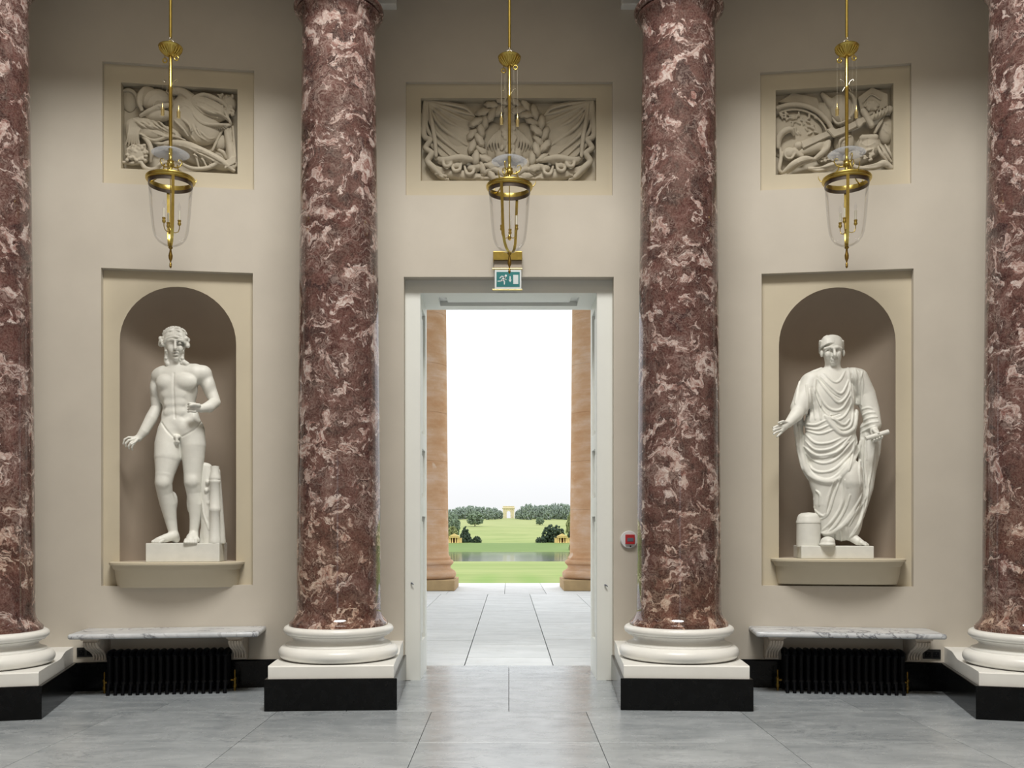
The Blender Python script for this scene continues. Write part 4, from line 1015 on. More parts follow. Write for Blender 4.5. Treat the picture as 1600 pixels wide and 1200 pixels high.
# ------------------------------------------------------------------ carved reliefs above niches and doorway
class Relief:
    """points are (x, y, n): x and y read off an enlarged view of the panel, n = metres proud of the recess back"""
    def __init__(s, bay, ox, oy, mag, thing_, clip_v=None):
        s.bay, s.ox, s.oy, s.mag, s.t = bay, ox, oy, mag, thing_
        s.U = 0.0062/mag; s.dep = -DEP_FRAME-DEP_RELIEF
    def p(s, q):
        n = (q[2] if len(q) > 2 else 0.03)
        u, v = s.bay.uv(s.ox+q[0]/s.mag, s.oy+q[1]/s.mag, s.dep+n); return np.array(s.bay.P(u, v, s.dep+n))
    def part(s, name, prims, h=0.006, label=None):
        """prims: ('L', pts, radii, k) limbs, ('E', centre, (rx, ry, rn), k[, angle]) ellipsoids, ('C', ...) cut limbs, ('S', pts, radius) spline tubes"""
        allp = []
        for pr in prims:
            if pr[0] == 'F': continue
            if pr[0] in 'LSC': 
                rr = pr[2] if hasattr(pr[2], '__len__') else [pr[2]]
                for q in pr[1]: allp.append((s.p(q), max(rr)))
            else: allp.append((s.p(pr[1]), max(pr[2][0], pr[2][1])))
        lo = np.min([p-r*s.U for p, r in allp], 0)-0.04; hi = np.max([p+r*s.U for p, r in allp], 0)+0.04
        g = SDF(lo, hi, h); t_, nr = np.array(s.bay.t), np.array(s.bay.nr)
        for pr in prims:
            if pr[0] == 'F':      # carved crease or fold following the part's own surface
                for line in pr[1]:
                    P = []
                    for a in spline(line, 14):
                        h_, d = g.hit(EYE_P, s.p((a[0], a[1], 0.05)), 0.2)
                        if h_ is not None: P.append(h_)
                    runs = [[]]
                    for q in P:
                        if runs[-1] and np.linalg.norm(q-runs[-1][-1]) > 0.05: runs.append([])
                        runs[-1].append(q)
                    for rn in runs:
                        if len(rn) > 2: g.limb(rn, [pr[2]*s.U*(0.5+0.5*math.sin(PI*(i+0.5)/len(rn))) for i in range(len(rn))], 0.006, pr[3])
                continue
            if pr[0] in ('L', 'C', 'S'):
                pts = pr[1]; rad = pr[2]
                if pr[0] == 'S':
                    n0 = len(pts); pts3 = [tuple(q) if len(q) > 2 else (q[0], q[1], 0.03) for q in pts]
                    P = spline([s.p(q) for q in pts3], 0.02); rad = rad if hasattr(rad, '__len__') else [rad]*n0
                    rr = [np.interp(i/(len(P)-1), np.linspace(0,1,len(rad)), rad)*s.U for i in range(len(P))]
                    g.limb(P, rr, pr[3]*s.U if len(pr) > 3 else 0.012)
                else:
                    rr = [r*s.U for r in rad] if hasattr(rad, '__len__') else rad*s.U
                    g.limb([s.p(q) for q in pts], rr, pr[3]*s.U if len(pr) > 3 else 0.012, pr[0] == 'C')
            else:
                c = s.p(pr[1]); rx, ry, rn = pr[2][0]*s.U, pr[2][1]*s.U, pr[2][2]; an = pr[4] if len(pr) > 4 else 0.0
                a1 = t_*math.cos(an)-np.array((0,0,1))*math.sin(an); a2 = t_*math.sin(an)+np.array((0,0,1))*math.cos(an)
                g.ell(c, (rx, ry, rn), pr[3]*s.U if len(pr) > 3 else 0.012, False, (a1, a2, nr))
        # carved from the block: flat against the recess back
        o_ = np.array(s.bay.P(0,0,s.dep-0.004)); g.clip(-nr, float(-(nr@o_)))
        ob = g.obj(name, MT['relief'], s.t, tuple(s.t.location), relax=1)
        if label: ob['label'] = label
        return ob
    def slabpart(s, name, poly, n0, n1, parent=None):
        m = MB(); a = [s.p((x,y,n0)) for x, y in poly]; m.extrude(a, Vector(s.bay.nr)*(n1-n0))
        bm = bmesh.new(); me = bpy.data.meshes.new('tmp'); me.from_pydata([tuple(v) for v in m.v], [], m.f); bm.from_mesh(me); bmesh.ops.recalc_face_normals(bm, faces=bm.faces[:])
        bmesh.ops.bevel(bm, geom=bm.edges[:], offset=0.006, segments=2, affect='EDGES'); m2 = MB(); m2.bm(bm); bpy.data.meshes.remove(me)
        return mk(name, m2, MT['relief'], parent or s.t, off=tuple(s.t.location), smooth=40)
def fan(o, ends, n0=0.05, n1=0.05, r0=8, r1=12, k=10): return [('S', [(o[0],o[1],n0), ((o[0]*0.5+e[0]*0.5)+e[2] if len(e) > 2 else (o[0]+e[0])/2, (o[1]+e[1])/2+(e[3] if len(e) > 3 else 0), (n0+n1)/2+0.01), (e[0],e[1],n1)], [r0,(r0+r1)/2,r1], k) for e in ends]
def fringe(pts, ln, dx, n=0.05, r=7, step=17):
    q = spline([(p[0],p[1]) for p in pts], step); return [('L', [(a[0],a[1],n),(a[0]+dx,a[1]+ln,n-0.01)], [r,r*0.7], 4) for a in q]
rnd = random.Random(3)

# left: helmet, cuirass, fringed mantle, shaggy head, bound rods
o = bayL.P((gL['rl'][0][0]+gL['rl'][1][0])/2, gL['rl'][0][1], -DEP_FRAME)
tL = thing('carved_relief', 'carved relief of helmet and fringed drapery above the nude statue', 'relief', tuple(o), 0, 'carved reliefs in the upper wall')
R = Relief(bayL, 150, 90, 5.715, tL)
R.part('helmet', [('E',(530,380,0.06),(120,95,0.07),10,-0.3),('L',[(400,520,0.09),(470,480,0.12),(560,440,0.13),(670,420,0.10)],[16,22,24,18],14),('E',(560,520,0.07),(110,55,0.06),14,-0.15),
   ('C',[(500,545,0.14),(480,550,0.14)],[15,12],3),('C',[(560,450,0.165),(600,470,0.15)],[24,22],3),('C',[(560,525,0.14),(590,518,0.13)],[14,14],3),('S',[(410,470,0.07),(385,400,0.08),(400,320,0.08),(450,262,0.07),(480,255,0.06)],[16,22,24,18,8],8),('E',(470,330,0.05),(60,75,0.05),10,0.4)]+[('F',[[(430,430),(440,350),(490,300),(560,300)],[(460,430),(480,370),(540,330),(620,350)],[(510,430),(540,385),(620,385)]],6,False)])
R.part('cuirass', [('E',(820,520,0.03),(170,190,0.08),10,0.25),('E',(930,620,0.03),(190,160,0.08),30,0.3),('L',[(690,300,0.04),(740,290,0.05),(850,360,0.05)],[40,48,40],20),('S',[(700,560,0.10),(780,640,0.11),(820,700,0.10)],[8,12,8],6),('S',[(760,540,0.1),(830,600,0.12),(850,660,0.11)],[8,12,8],6)]+[('F',[[(700,330),(760,320),(830,370)],[(690,360),(750,355),(810,400)],[(740,450),(800,430),(860,470),(870,540)],[(860,600),(900,680),(980,740)],[(820,620),(850,700),(900,760)],[(930,660),(1000,720),(1060,720)],[(720,400),(780,395),(840,430)],[(900,640),(940,710),(1010,750)]],7,False),('F',[[(880,600),(920,690),(1000,745)],[(760,340),(830,385)]],5,True)])
R.part('mantle', [('E',(430,600,0.04),(160,70,0.06),20,-0.1),('E',(560,680,0.04),(200,80,0.06),30,0.1),('E',(330,660,0.04),(60,110,0.05),20)]+
   [('S',[(330+55*i,545+4*i,0.08),(400+55*i,600+6*i,0.105),(500+50*i,640+8*i,0.09)],[7,12,7],6) for i in range(5)]+
   [('S',[(300+22*i,600,0.08),(292+16*i,690,0.09),(265+26*i,785+6*i,0.06)],[9,13,7],6) for i in range(6)]+[('S',[(390,680,0.08),(520,740,0.1),(680,700,0.1),(800,740,0.07)],[8,15,14,8],8),('S',[(420,720,0.07),(560,770,0.09),(720,740,0.09)],[8,14,8],8)]+[('F',[[(330,570),(420,580),(500,620)],[(540,600),(620,650),(720,690)],[(500,660),(600,700),(720,720)],[(450,560),(540,570),(640,600)]],7,False),('F',[[(520,630),(620,680),(720,705)],[(400,590),(470,630),(540,650)]],5,True)])
R.part('fringed_cloth', [('E',(1010,470,0.05),(170,100,0.06),20,0.25),('E',(930,420,0.05),(110,90,0.06),20),('S',[(860,360,0.08),(960,330,0.1),(1080,370,0.1),(1160,430,0.08),(1180,520,0.07)],[12,18,18,16,12],8),('S',[(900,420,0.1),(1000,480,0.12),(1100,500,0.11),(1180,560,0.08)],[10,16,16,10],8),('S',[(850,420,0.08),(880,520,0.1),(960,590,0.1),(1080,600,0.1),(1190,600,0.07)],[10,16,18,16,12],8),('S',[(1140,470,0.08),(1190,560,0.09),(1205,600,0.07),(1175,610,0.08)],[9,14,12,8],6)]
   +fringe([(960,598),(1070,612),(1170,600)], 34, -4, 0.085)+fringe([(880,350),(905,430),(925,500)], 8, 34, 0.09)+[('F',[[(880,380),(960,400),(1060,450),(1170,540)],[(900,360),(1000,370),(1100,420),(1170,490)],[(890,440),(960,500),(1060,530),(1160,560)],[(900,490),(970,550),(1080,570),(1170,585)]],8,False),('F',[[(890,410),(970,450),(1060,490),(1165,550)],[(900,465),(970,525),(1080,550)]],6,True)])
R.part('shaggy_head', [('E',(370,870,0.04),(105,90,0.07),10)]+[('E',(370+rnd.uniform(-95,95),850+rnd.uniform(-65,75),0.085+rnd.uniform(-0.02,0.02)),(18,15,0.016),3,rnd.uniform(0,3)) for i in range(60)]+[('S',[(415,705,0.06),(470,760,0.10),(495,840,0.10),(490,930,0.07)],[14,22,22,12],6)])
R.part('drapery', [('S',[(560,780,0.06),(700,770,0.09),(820,790,0.1),(960,850,0.1),(1120,930,0.09),(1230,1010,0.06)],[20,34,40,40,36,18],14),('E',(900,880,0.03),(190,80,0.06),20,0.35),('E',(1080,950,0.03),(130,50,0.06),20,0.25)]
   +[('S',[(830+12*i,790,0.1),(880+42*i,850+6*i,0.115),(920+70*i,985-4*i,0.08)],[8,12,9],5) for i in range(5)]+[('S',[(740,935,0.06),(860,990,0.1),(1000,985,0.1),(1100,945,0.09),(1225,1008,0.07)],[12,18,18,18,10],6),('S',[(225,935,0.05),(330,945,0.07),(400,935,0.08),(440,990,0.08),(520,1000,0.08),(600,940,0.07)],[14,18,20,22,20,14],8),('S',[(520,1005,0.07),(560,960,0.09),(640,930,0.07)],[12,16,10],6)]+[('F',[[(600,790),(720,800),(840,850),(980,930)],[(650,775),(800,800),(950,870),(1100,950)],[(860,800),(960,830),(1080,890)],[(880,860),(930,920),(960,980)],[(930,870),(990,930),(1040,975)]],7,False),('F',[[(700,790),(820,825),(960,900)],[(900,840),(1000,880),(1120,945)]],6,True)])
R.part('bound_rods', [('L',[(1170,650+0*i,0.04),(1200+0*i,820,0.06),(1220,980,0.05)],[28,34,36],8)]+[('L',[(1150+i*24,620,0.05+0.01*(i%2)),(1185+i*22,970,0.06+0.01*(i%2))],[11,12],3) for i in range(4)]+[('L',[(1150,930+14*i,0.1),(1245,880+14*i,0.09)],[6,6],3) for i in range(5)]+[('L',[(1150,600,0.04),(1040,830,0.05)],[14,12],5),('E',(1180,420,0.03),(70,90,0.05),12)]+[('E',(1160+rnd.uniform(-60,80),400+rnd.uniform(-70,120),0.07),(20,14,0.02),4,rnd.uniform(0,3)) for i in range(26)])
R.part('plume_folds', [('S',[(600,300+30*i,0.04),(660,330+34*i,0.07),(700,420+36*i,0.05)],[8,12,8],4) for i in range(3)]+[('E',(650,400,0.0),(60,110,0.04),10)])
R.part('wing', [('E',(300,380,0.0),(70,110,0.035),12),('S',[(235,300,0.03),(300,290,0.045),(360,340,0.04),(370,440,0.03)],[14,18,16,10],6)])
R.part('boss', [('E',(1110,760,0.0),(70,80,0.05),10),('S',[(1100,830,0.05),(1135,850,0.07),(1160,900,0.05)],[16,20,14],6)])

# centre: eagle in an oak wreath between hanging flags
o = bayC.P(0, rlC[0][1], -DEP_FRAME)
tC = thing('carved_relief', 'carved relief of wreath and hung flags above the doorway', 'relief', tuple(o), 0, 'carved reliefs in the upper wall')
R = Relief(bayC, 630, 120, 4.848, tC)
R.dep += 0.0
def flag(mx_):
    X = (lambda x: x) if mx_ > 0 else (lambda x: 1600-x)
    def q(l): return [(X(p[0]),)+tuple(p[1:]) for p in l]
    fl = R.slabpart('flag', [(p[0],p[1]) for p in q([(160,178),(330,196),(480,232),(545,300),(560,420),(545,600),(430,628),(280,622),(245,560),(215,400)])], 0.0, 0.05)
    pr = [('E',(X(420),420,0.02),(120,150,0.05),30),('E',(X(320),300,0.02),(120,90,0.05),30)]
    for a, b, c_ in ((520,290,470),(520,350,440),(510,430,400),(480,520,360),(420,580,310),(360,600,270),(290,600,235),(240,560,210)): pr.append(('S',q([(178,190,0.055),(c_-80,(190+b)/2+14,0.066),(a,b,0.05)]),[9,15,9],6))
    pr.append(('S',q([(170,182,0.05),(320,205,0.06),(470,240,0.06),(540,300,0.05)]),[9,12,12,9],5)); R.part('flag_folds', pr)
    pr = [('S',q([(165,185,0.05),(160,320,0.06),(158,450,0.06),(205,480,0.07),(170,540,0.06),(215,580,0.07),(185,640,0.06),(230,690,0.06),(300,760,0.05)]),[16,22,26,22,22,22,24,26,18],8),('S',q([(195,200,0.06),(215,330,0.08),(240,480,0.09),(250,600,0.08)]),[10,16,18,14],6)]
    R.part('flag_edge', pr+fringe(q([(190,660),(230,715),(270,750),(340,772)]), 22, 10*mx_, 0.055, 7, 15))
    pr = [('S',q([(250,620,0.05),(330,630,0.08),(420,615,0.09),(500,625,0.08),(560,640,0.06)]),[16,26,28,26,16],8)]
    for x, y in ((300,640),(350,660),(410,680),(455,640),(520,700),(560,690)): pr.append(('E',(X(x),y,0.06),(38,30,0.045),8)); 
    for x, y in ((330,655),(400,690),(500,715)): pr.append(('S',q([(x-35,y-35,0.08),(x-15,y+20,0.11),(x+25,y+15,0.11),(x+40,y-30,0.08)]),[9,14,14,9],5))
    R.part('ribbon', pr)
    R.part('lower_cloth', [('L',q([(230,700,0.01),(360,735,0.03),(500,760,0.03),(640,770,0.02)]),[30,44,40,28],16)]+[('E',(X(250+rnd.uniform(0,380)),715+rnd.uniform(-15,60),0.06),(24,11,0.018),4,rnd.uniform(-0.6,0.6)) for i in range(26)])
flag(1); flag(-1)
# eagle
R.part('eagle', [('E',(800,470,0.03),(88,150,0.07),10),('E',(800,300,0.05),(48,60,0.05),16),('E',(670,490,0.01),(95,150,0.045),16,0.15),('E',(930,490,0.01),(95,150,0.045),16,-0.15),('L',[(800,290,0.09),(770,310,0.1)],[14,7],5),('E',(740,595,0.04),(45,55,0.05),14),('E',(860,595,0.04),(45,55,0.05),14)]
   +[('S',[(760-18*i,380+14*i,0.07),(730-22*i,480+8*i,0.075),(745-24*i,590-10*i,0.05)],[6,11,6],4) for i in range(5)]+[('S',[(840+18*i,380+14*i,0.07),(870+22*i,480+8*i,0.075),(855+24*i,590-10*i,0.05)],[6,11,6],4) for i in range(5)]
   +[('E',(800+rnd.uniform(-55,55),380+rnd.uniform(0,210),0.095),(15,20,0.012),4) for i in range(30)])
# wreath of oak leaves: separate clusters round a ring
m0 = MB(); ringp = [R.p((800+250*math.cos(a), 480+268*math.sin(a), 0.05)) for a in [2*PI*i/48 for i in range(49)]]
m0.tube(ringp, 0.024, 10); wr = mk('wreath', m0, MT['relief'], tC, smooth=60, off=tuple(tC.location))
for k in range(40):
    a = 2*PI*k/40; side = (k % 2)*2-1; rr_ = 1.0+side*0.115; cx_, cy_ = 800+250*rr_*math.cos(a), 480+268*rr_*math.sin(a)
    an = a+PI/2+side*0.55; m = MB(); out = []
    for i in range(14):      # lobed leaf outline
        t_ = 2*PI*i/14; lob = 1.0+(0.22 if i % 2 else -0.08); lx, ly = 62*math.cos(t_)*(1.0 if i % 7 else 1.05), 30*math.sin(t_)*lob
        out.append((cx_+lx*math.cos(an)-ly*math.sin(an), cy_+lx*math.sin(an)+ly*math.cos(an)))
    n_b = 0.06+0.012*(k % 3)
    top = [R.p((x,y,n_b)) for x, y in out]; c_ = R.p((cx_,cy_,n_b+0.04)); in_ = [R.p((cx_+(x-cx_)*0.62, cy_+(y-cy_)*0.62, n_b+0.03)) for x, y in out]; bot = [R.p((cx_+(x-cx_)*0.9,cy_+(y-cy_)*0.9,0.01)) for x, y in out]
    m.v = [tuple(p) for p in bot+top+in_+[c_]]; n = 14
    m.f = [(i,(i+1)%n,n+(i+1)%n,n+i) for i in range(n)]+[(n+i,n+(i+1)%n,2*n+(i+1)%n,2*n+i) for i in range(n)]+[(2*n+i,2*n+(i+1)%n,3*n) for i in range(n)]
    mk('oak_leaf', m, MT['relief'], wr, smooth=50, off=tuple(tC.location))
R.part('bottom_ribbon', [('S',[(600,740,0.06),(680,700,0.09),(760,740,0.1),(800,755,0.1),(850,740,0.1),(930,700,0.09),(1000,740,0.06)],[14,20,24,26,24,20,14],8),('S',[(620,770,0.06),(720,765,0.09),(800,775,0.08),(880,765,0.09),(990,770,0.06)],[10,15,15,15,10],6)])

# right: shields, sword, helmet, axe, cuirass, drapery
o = bayR.P((gR['rl'][0][0]+gR['rl'][1][0])/2, gR['rl'][0][1], -DEP_FRAME)
tR = thing('carved_relief', 'carved relief of shields and a sheathed sword above the draped statue', 'relief', tuple(o), 0, 'carved reliefs in the upper wall')
R = Relief(bayR, 1180, 90, 5.715, tR)
arc = [(195+0*i,0,0) for i in range(1)]
rim = [(350+360*math.cos(a), 770+350*math.sin(a), 0.055+0.02*math.sin(-a)) for a in np.linspace(-PI*0.64, -PI*0.12, 12)]
R.part('round_shield', [('E',(350,700,0.0),(250,230,0.05),20)]+[('S',rim,[20]*12,6),('S',[(350+310*math.cos(a), 770+305*math.sin(a), 0.055) for a in np.linspace(-PI*0.64, -PI*0.12, 12)],[9]*12,4)]+[('E',(230+rnd.uniform(-30,330),520+rnd.uniform(-20,170),0.05),(26,10,0.014),4,rnd.uniform(0,3)) for i in range(34)])
R.slabpart('pointed_shield', [(200,410),(330,325),(545,372),(600,520),(420,440)], 0.0, 0.035)
R.slabpart('hexagonal_shield', [(905,380),(1030,288),(1170,350),(1172,455),(1010,545),(930,500)], 0.0, 0.06)
R.part('shield_ornament', [('S',[(960,400,0.07),(1035,330,0.07),(1120,375,0.07)],[7,8,7],4),('E',(1040,430,0.06),(60,50,0.02),8)]+[('E',(1040+55*math.cos(i),430+40*math.sin(i),0.07),(16,10,0.012),4,i) for i in range(8)])
R.part('helmet', [('E',(770,480,0.03),(110,150,0.085),10,-0.35),('L',[(600,330,0.03),(680,420,0.06)],[20,40],20),('E',(620,500,0.02),(60,110,0.04),10,-0.5),('C',[(640,500,0.1),(670,500,0.1)],[40,30],4),('S',[(840,310,0.06),(885,370,0.08),(880,480,0.09),(820,560,0.08)],[10,16,16,10],5),('S',[(690,540,0.1),(740,590,0.11),(850,545,0.1)],[8,12,8],5)]+[('F',[[(700,380),(680,480),(720,560)],[(760,350),(740,480),(770,580)],[(820,360),(830,480),(810,570)]],6,False)])
sw = R.slabpart('sword_scabbard', [(395,770),(640,672),(700,660),(760,645),(960,545),(990,590),(770,705),(650,725),(420,832)], 0.05, 0.105)
R.part('sword_hilt', [('L',[(1010,555,0.09),(1100,520,0.09),(1190,468,0.08)],[26,27,26],5),('L',[(965,480,0.1),(1040,605,0.1)],[26,26],5),('E',(1195,466,0.08),(34,36,0.03),6)]+[('S',[(1045+30*i,560-14*i,0.1),(1062+30*i,525-14*i,0.125),(1060+30*i,492-14*i,0.1)],[7,8,7],3) for i in range(5)])
R.slabpart('scabbard_band', [(632,650),(690,628),(775,690),(700,722)], 0.1, 0.125, sw)
R.slabpart('scabbard_band', [(895,560),(930,545),(965,590),(930,635),(905,620)], 0.1, 0.125, sw)
R.part('ram_head', [('E',(300,860,0.05),(60,55,0.05),6)]+[('S',[(300+(52-5*i)*math.cos(0.9*i), 860+(50-5*i)*math.sin(0.9*i), 0.09) for i in range(9)],[10,10,9,9,8,8,7,7,6],3),('E',(385,790,0.07),(40,38,0.04),6),('L',[(340,840,0.07),(410,880,0.06)],[30,26],10)]+[('S',[(205,800,0.05),(215,720,0.07),(260,660,0.09),(320,645,0.09),(345,690,0.07)],[22,26,30,28,14],6),('S',[(225,810,0.05),(230,900,0.06),(215,1000,0.05),(240,1030,0.04)],[12,16,18,14],6)])
R.part('strap', [('S',[(655,760,0.07),(640,810,0.09),(590,860,0.09),(535,905,0.07)],[22,26,26,20],5),('L',[(410,850,0.03),(560,800,0.03),(640,760,0.03)],[50,60,40],20)])
R.part('breastplate', [('E',(1010,800,0.03),(110,110,0.08),10),('L',[(960,720,0.08),(1070,715,0.08)],[30,30],10),('L',[(960,700,0.09),(930,790,0.08)],[12,12],5),('L',[(1075,710,0.09),(1090,760,0.08)],[12,12],5),('E',(790,760,0.02),(90,100,0.06),12),('S',[(850,700,0.07),(760,740,0.09),(750,820,0.07)],[8,12,8],4)]+[('E',(1000+rnd.uniform(-60,60),870+rnd.uniform(-50,50),0.1),(13,11,0.014),3) for i in range(26)]+[('F',[[(940,760),(1000,790),(1070,760)],[(930,800),(1000,830),(1080,800)],[(740,720),(780,760),(840,730)]],6,False),('F',[[(1005,725),(1008,800),(1000,900)]],5,True)])
R.slabpart('axe_blade', [(1150,535),(1125,600),(1065,700),(1040,690),(1095,590)], 0.03, 0.08)
R.part('right_shield', [('E',(1165,650,0.0),(75,130,0.06),10),('S',[(1085,770,0.07),(1120,850,0.1),(1180,930,0.08)],[10,15,10],4),('S',[(1110,770,0.07),(1160,850,0.1),(1215,930,0.08)],[9,14,10],4),('S',[(1160,780,0.06),(1200,850,0.08),(1220,900,0.06)],[9,13,9],4)]+[('F',[[(1120,570),(1180,600),(1220,680)],[(1120,620),(1170,660),(1210,740)]],6,False)])
R.part('drapery', [('S',[(260,1020,0.05),(340,950,0.09),(440,905,0.10),(520,910,0.08)],[18,26,28,16],8),('S',[(290,1030,0.05),(390,960,0.08),(500,925,0.08)],[10,16,12],5),('S',[(480,990,0.06),(580,1000,0.08),(680,960,0.09),(800,940,0.08)],[16,24,24,16],8),('S',[(560,1010,0.06),(680,995,0.08),(760,960,0.07)],[10,14,10],5),('S',[(880,970,0.05),(960,990,0.08),(1080,970,0.09),(1150,945,0.1),(1215,985,0.09)],[14,22,26,30,22],8),('E',(640,890,0.02),(90,60,0.05),12),('E',(900,900,0.02),(120,70,0.06),14)]+[('E',(620+rnd.uniform(-30,130),890+rnd.uniform(-40,40),0.07),(13,10,0.012),3) for i in range(24)]+[('F',[[(300,1000),(400,930),(500,905)],[(500,985),(620,975),(740,940)],[(900,960),(1000,965),(1120,940)],[(930,985),(1040,985),(1180,960)]],7,False),('F',[[(320,1005),(420,940),(510,915)],[(520,1000),(640,985),(740,955)]],5,True)])

# ================================================================== OUTSIDE: portico
PEDGE = 26.85
m = MB(); m.box(-9, 9, 10.312, PEDGE, -0.6, -0.05)
pf = struct('floor_portico', m, MT['joint'], label='pale stone slab paving of the garden portico')
def Zf(py): return F*EYE/(py-HY)
lanes = [(-1.62,-0.5,[927,935.5,945,964.5,982,998,1039.8]),(-0.5,0.5,[927,952,985,1005,1025,1039.8]),(0.5,1.62,[927,955,971,996,1025,1039.8]),(-4.2,-1.62,[927,938,958,985,1039.8]),(1.62,4.2,[927,940,955,990,1039.8]),(-9,-4.2,[927,950,1039.8]),(4.2,9,[927,950,1039.8])]
for x0, x1, yy in lanes:
    for a, b in zip(yy[:-1], yy[1:]): slab(x0, x1, Zf(b)+0.003, Zf(a), 0.006, -0.02, pf, 'paving')
ex = [-9,-5.5,-3.1,-1.5,-0.1,0.9,2.2,4.0,6.4,9]
for a, b in zip(ex[:-1], ex[1:]): slab(a, b, Zf(927), PEDGE, 0.006, -0.02, pf, 'paving')
def sandstone():
    t = NT('weathered_sandstone'); p = t.pos()
    q = t.map(p, (0.8,0.8,2.2))
    base = t.ramp(t.noise(q, 1.6, 6, 0.6).outputs[0], [(0.3, L((196,152,112))), (0.52, L((208,172,140))), (0.72, L((220,196,176)))])
    band = t.ramp(t.noise(t.map(p, (0.3,0.3,9)), 2.0, 4, 0.6).outputs[0], [(0.4, 0.0), (0.7, 0.35)])
    c = t.mix(band, base, L((200,150,104)))
    patch = t.ramp(t.noise(p, 1.5, 3).outputs[0], [(0.66, 0.0), (0.70, 0.7)])
    c = t.mix(patch, c, L((226,208,190)))
    t.bump(t.noise(p, 14, 5).outputs[0], 0.25, 0.02)
    return t.set(c, 0.85)
MT['sandstone'] = sandstone()
MT['sandstone_dark'] = plain('mossy_plinth_stone', L((178,152,112)), 0.85, var=0.15, scale=3, bump=0.2, bscale=20)
def pcol(x, label):
    t = thing('portico_column', label, 'column', (x, 24.25, -0.02), 0, 'sandstone columns of the garden portico')
    m = MB(); m.cbox(-0.98, 0.98, -0.95, 0.95, 0, 0.27, 0.02); mk('plinth', m, MT['sandstone_dark'], t)
    pr = [(0.7,0.26),(0.86,0.27)]
    for k in range(9): a = -PI/2+PI*k/8; pr.append((0.86+0.105*math.cos(a), 0.385+0.115*math.sin(a)))
    for k in range(7): a = PI*k/6; pr.append((0.86-0.045*math.sin(a), 0.51+0.13*k/6))
    for k in range(9): a = -PI/2+PI*k/8; pr.append((0.835+0.06*math.cos(a), 0.70+0.06*math.sin(a)))
    pr += [(0.82,0.765),(0.82,0.82)]
    m = MB(); m.lathe(pr, n=64); mk('torus_base', m, MT['sandstone'], t, smooth=50)
    zd = [0.82,2.05,3.3,4.55,5.8,7.1,8.6]
    for j, (a, b) in enumerate(zip(zd[:-1], zd[1:])):
        ra, rb = 0.765-0.012*j, 0.765-0.012*(j+1)
        m = MB(); pr = [(ra+0.055,a),(ra+0.02,a+0.04),(ra,a+0.10),(rb,b-0.003),(rb-0.006,b)] if j == 0 else [(ra-0.006,a),(ra,a+0.004),(rb,b-0.004),(rb-0.006,b)]
        m.lathe(pr, n=64); mk('drum', m, MT['sandstone'], t, smooth=40)
    m = MB(); m.lathe([(0.69,8.6),(0.72,8.65),(0.72,8.9),(0.85,9.1),(0.9,9.3)], n=48); m.cbox(-0.95,0.95,-0.95,0.95,9.3,9.52,0.01); mk('capital', m, MT['sandstone'], t, smooth=40)
    return t
pc = pcol(-2.34, 'sandstone portico column seen at the left of the doorway')
dup_tree(pc, loc=(2.36,24.25,-0.02), label='sandstone portico column seen at the right of the doorway')
m = MB(); m.box(-9, 9, 23.2, 25.4, 9.5, 11.2); m.box(-9, 9, 10.3, 25.4, 11.2, 11.6); struct('ceiling_portico', m, MT['paving'], label='flat stone ceiling and beam of the garden portico')

# ================================================================== OUTSIDE: park
def ground_z(y):
    K = [(26.9,-1.6),(34,-3.4),(60,-4.0),(110,-4.9),(376,-11.0),(380,-11.6),(556,-11.6),(560,-11.0),(600,-6.45),(660,-6.3),(800,-3.4),(1000,5.9),(1200,13.4),(1400,20.2),(1600,23.0),(2600,24)]
    for (a, za), (b, zb_) in zip(K[:-1], K[1:]):
        if y <= b: return za+(zb_-za)*(y-a)/(b-a)
    return K[-1][1]
def grass():
    t = NT('mown_grass'); p = t.pos(); sx = t.n('SeparateXYZ'); t.l(p, sx.inputs[0])
    n1 = t.noise(p, 0.02, 4); n2 = t.noise(t.map(p, (0.25,1,1)), 0.25, 5, 0.6)
    c = t.ramp(n2.outputs[0], [(0.3, L((108,128,58))), (0.7, L((134,150,80)))])
    c = t.mix(t.ramp(n1.outputs[0], [(0.42, 0.0), (0.62, 0.6)]), c, L((150,158,96)))
    # mowing stripes across the near lawn
    wv = t.n('TexWave', wave_type='BANDS', bands_direction='X'); wv.inputs['Scale'].default_value = 0.05; wv.inputs['Distortion'].default_value = 0.3; t.l(p, wv.inputs['Vector'])
    near = t.ramp(t.math('MULTIPLY', sx.outputs[1], 0.004), [(0.5, 0.55), (0.72, 0.0)])
    c = t.mix(t.math('MULTIPLY', wv.outputs['Fac'], near), c, L((98,136,40)))
    # far meadow is paler and less saturated
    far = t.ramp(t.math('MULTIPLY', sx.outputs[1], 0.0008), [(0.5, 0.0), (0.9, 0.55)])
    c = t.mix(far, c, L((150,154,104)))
    bank = t.ramp(t.math('MULTIPLY', sx.outputs[1], 0.001), [(0.555, 0.0), (0.562, 0.7), (0.598, 0.7), (0.606, 0.0)])
    c = t.mix(bank, c, L((92,118,64)))
    return t.set(c, 0.9)
MT['grass'] = grass()
m = MB(); ysg = [26.9,30,34,45,60,85,110,180,250,320,376,380,470,556,560,570,580,590,600,620,660,730,800,900,1000,1100,1200,1300,1400,1500,1600,2000,2600]; xg = [-900,-400,-150,-60,0,60,150,400,900]
for y in ysg:
    for x in xg: m.v.append((x, y, ground_z(y)+(0.004*abs(x)*(y > 640) if abs(x) > 60 else 0)))
nx_ = len(xg)
for j in range(len(ysg)-1):
    for i in range(nx_-1): m.f.append((j*nx_+i, j*nx_+i+1, (j+1)*nx_+i+1, (j+1)*nx_+i))
struct('ground', m, MT['grass'], smooth=180, label='mown park lawn running down to the lake and up the far hill', fix=False)
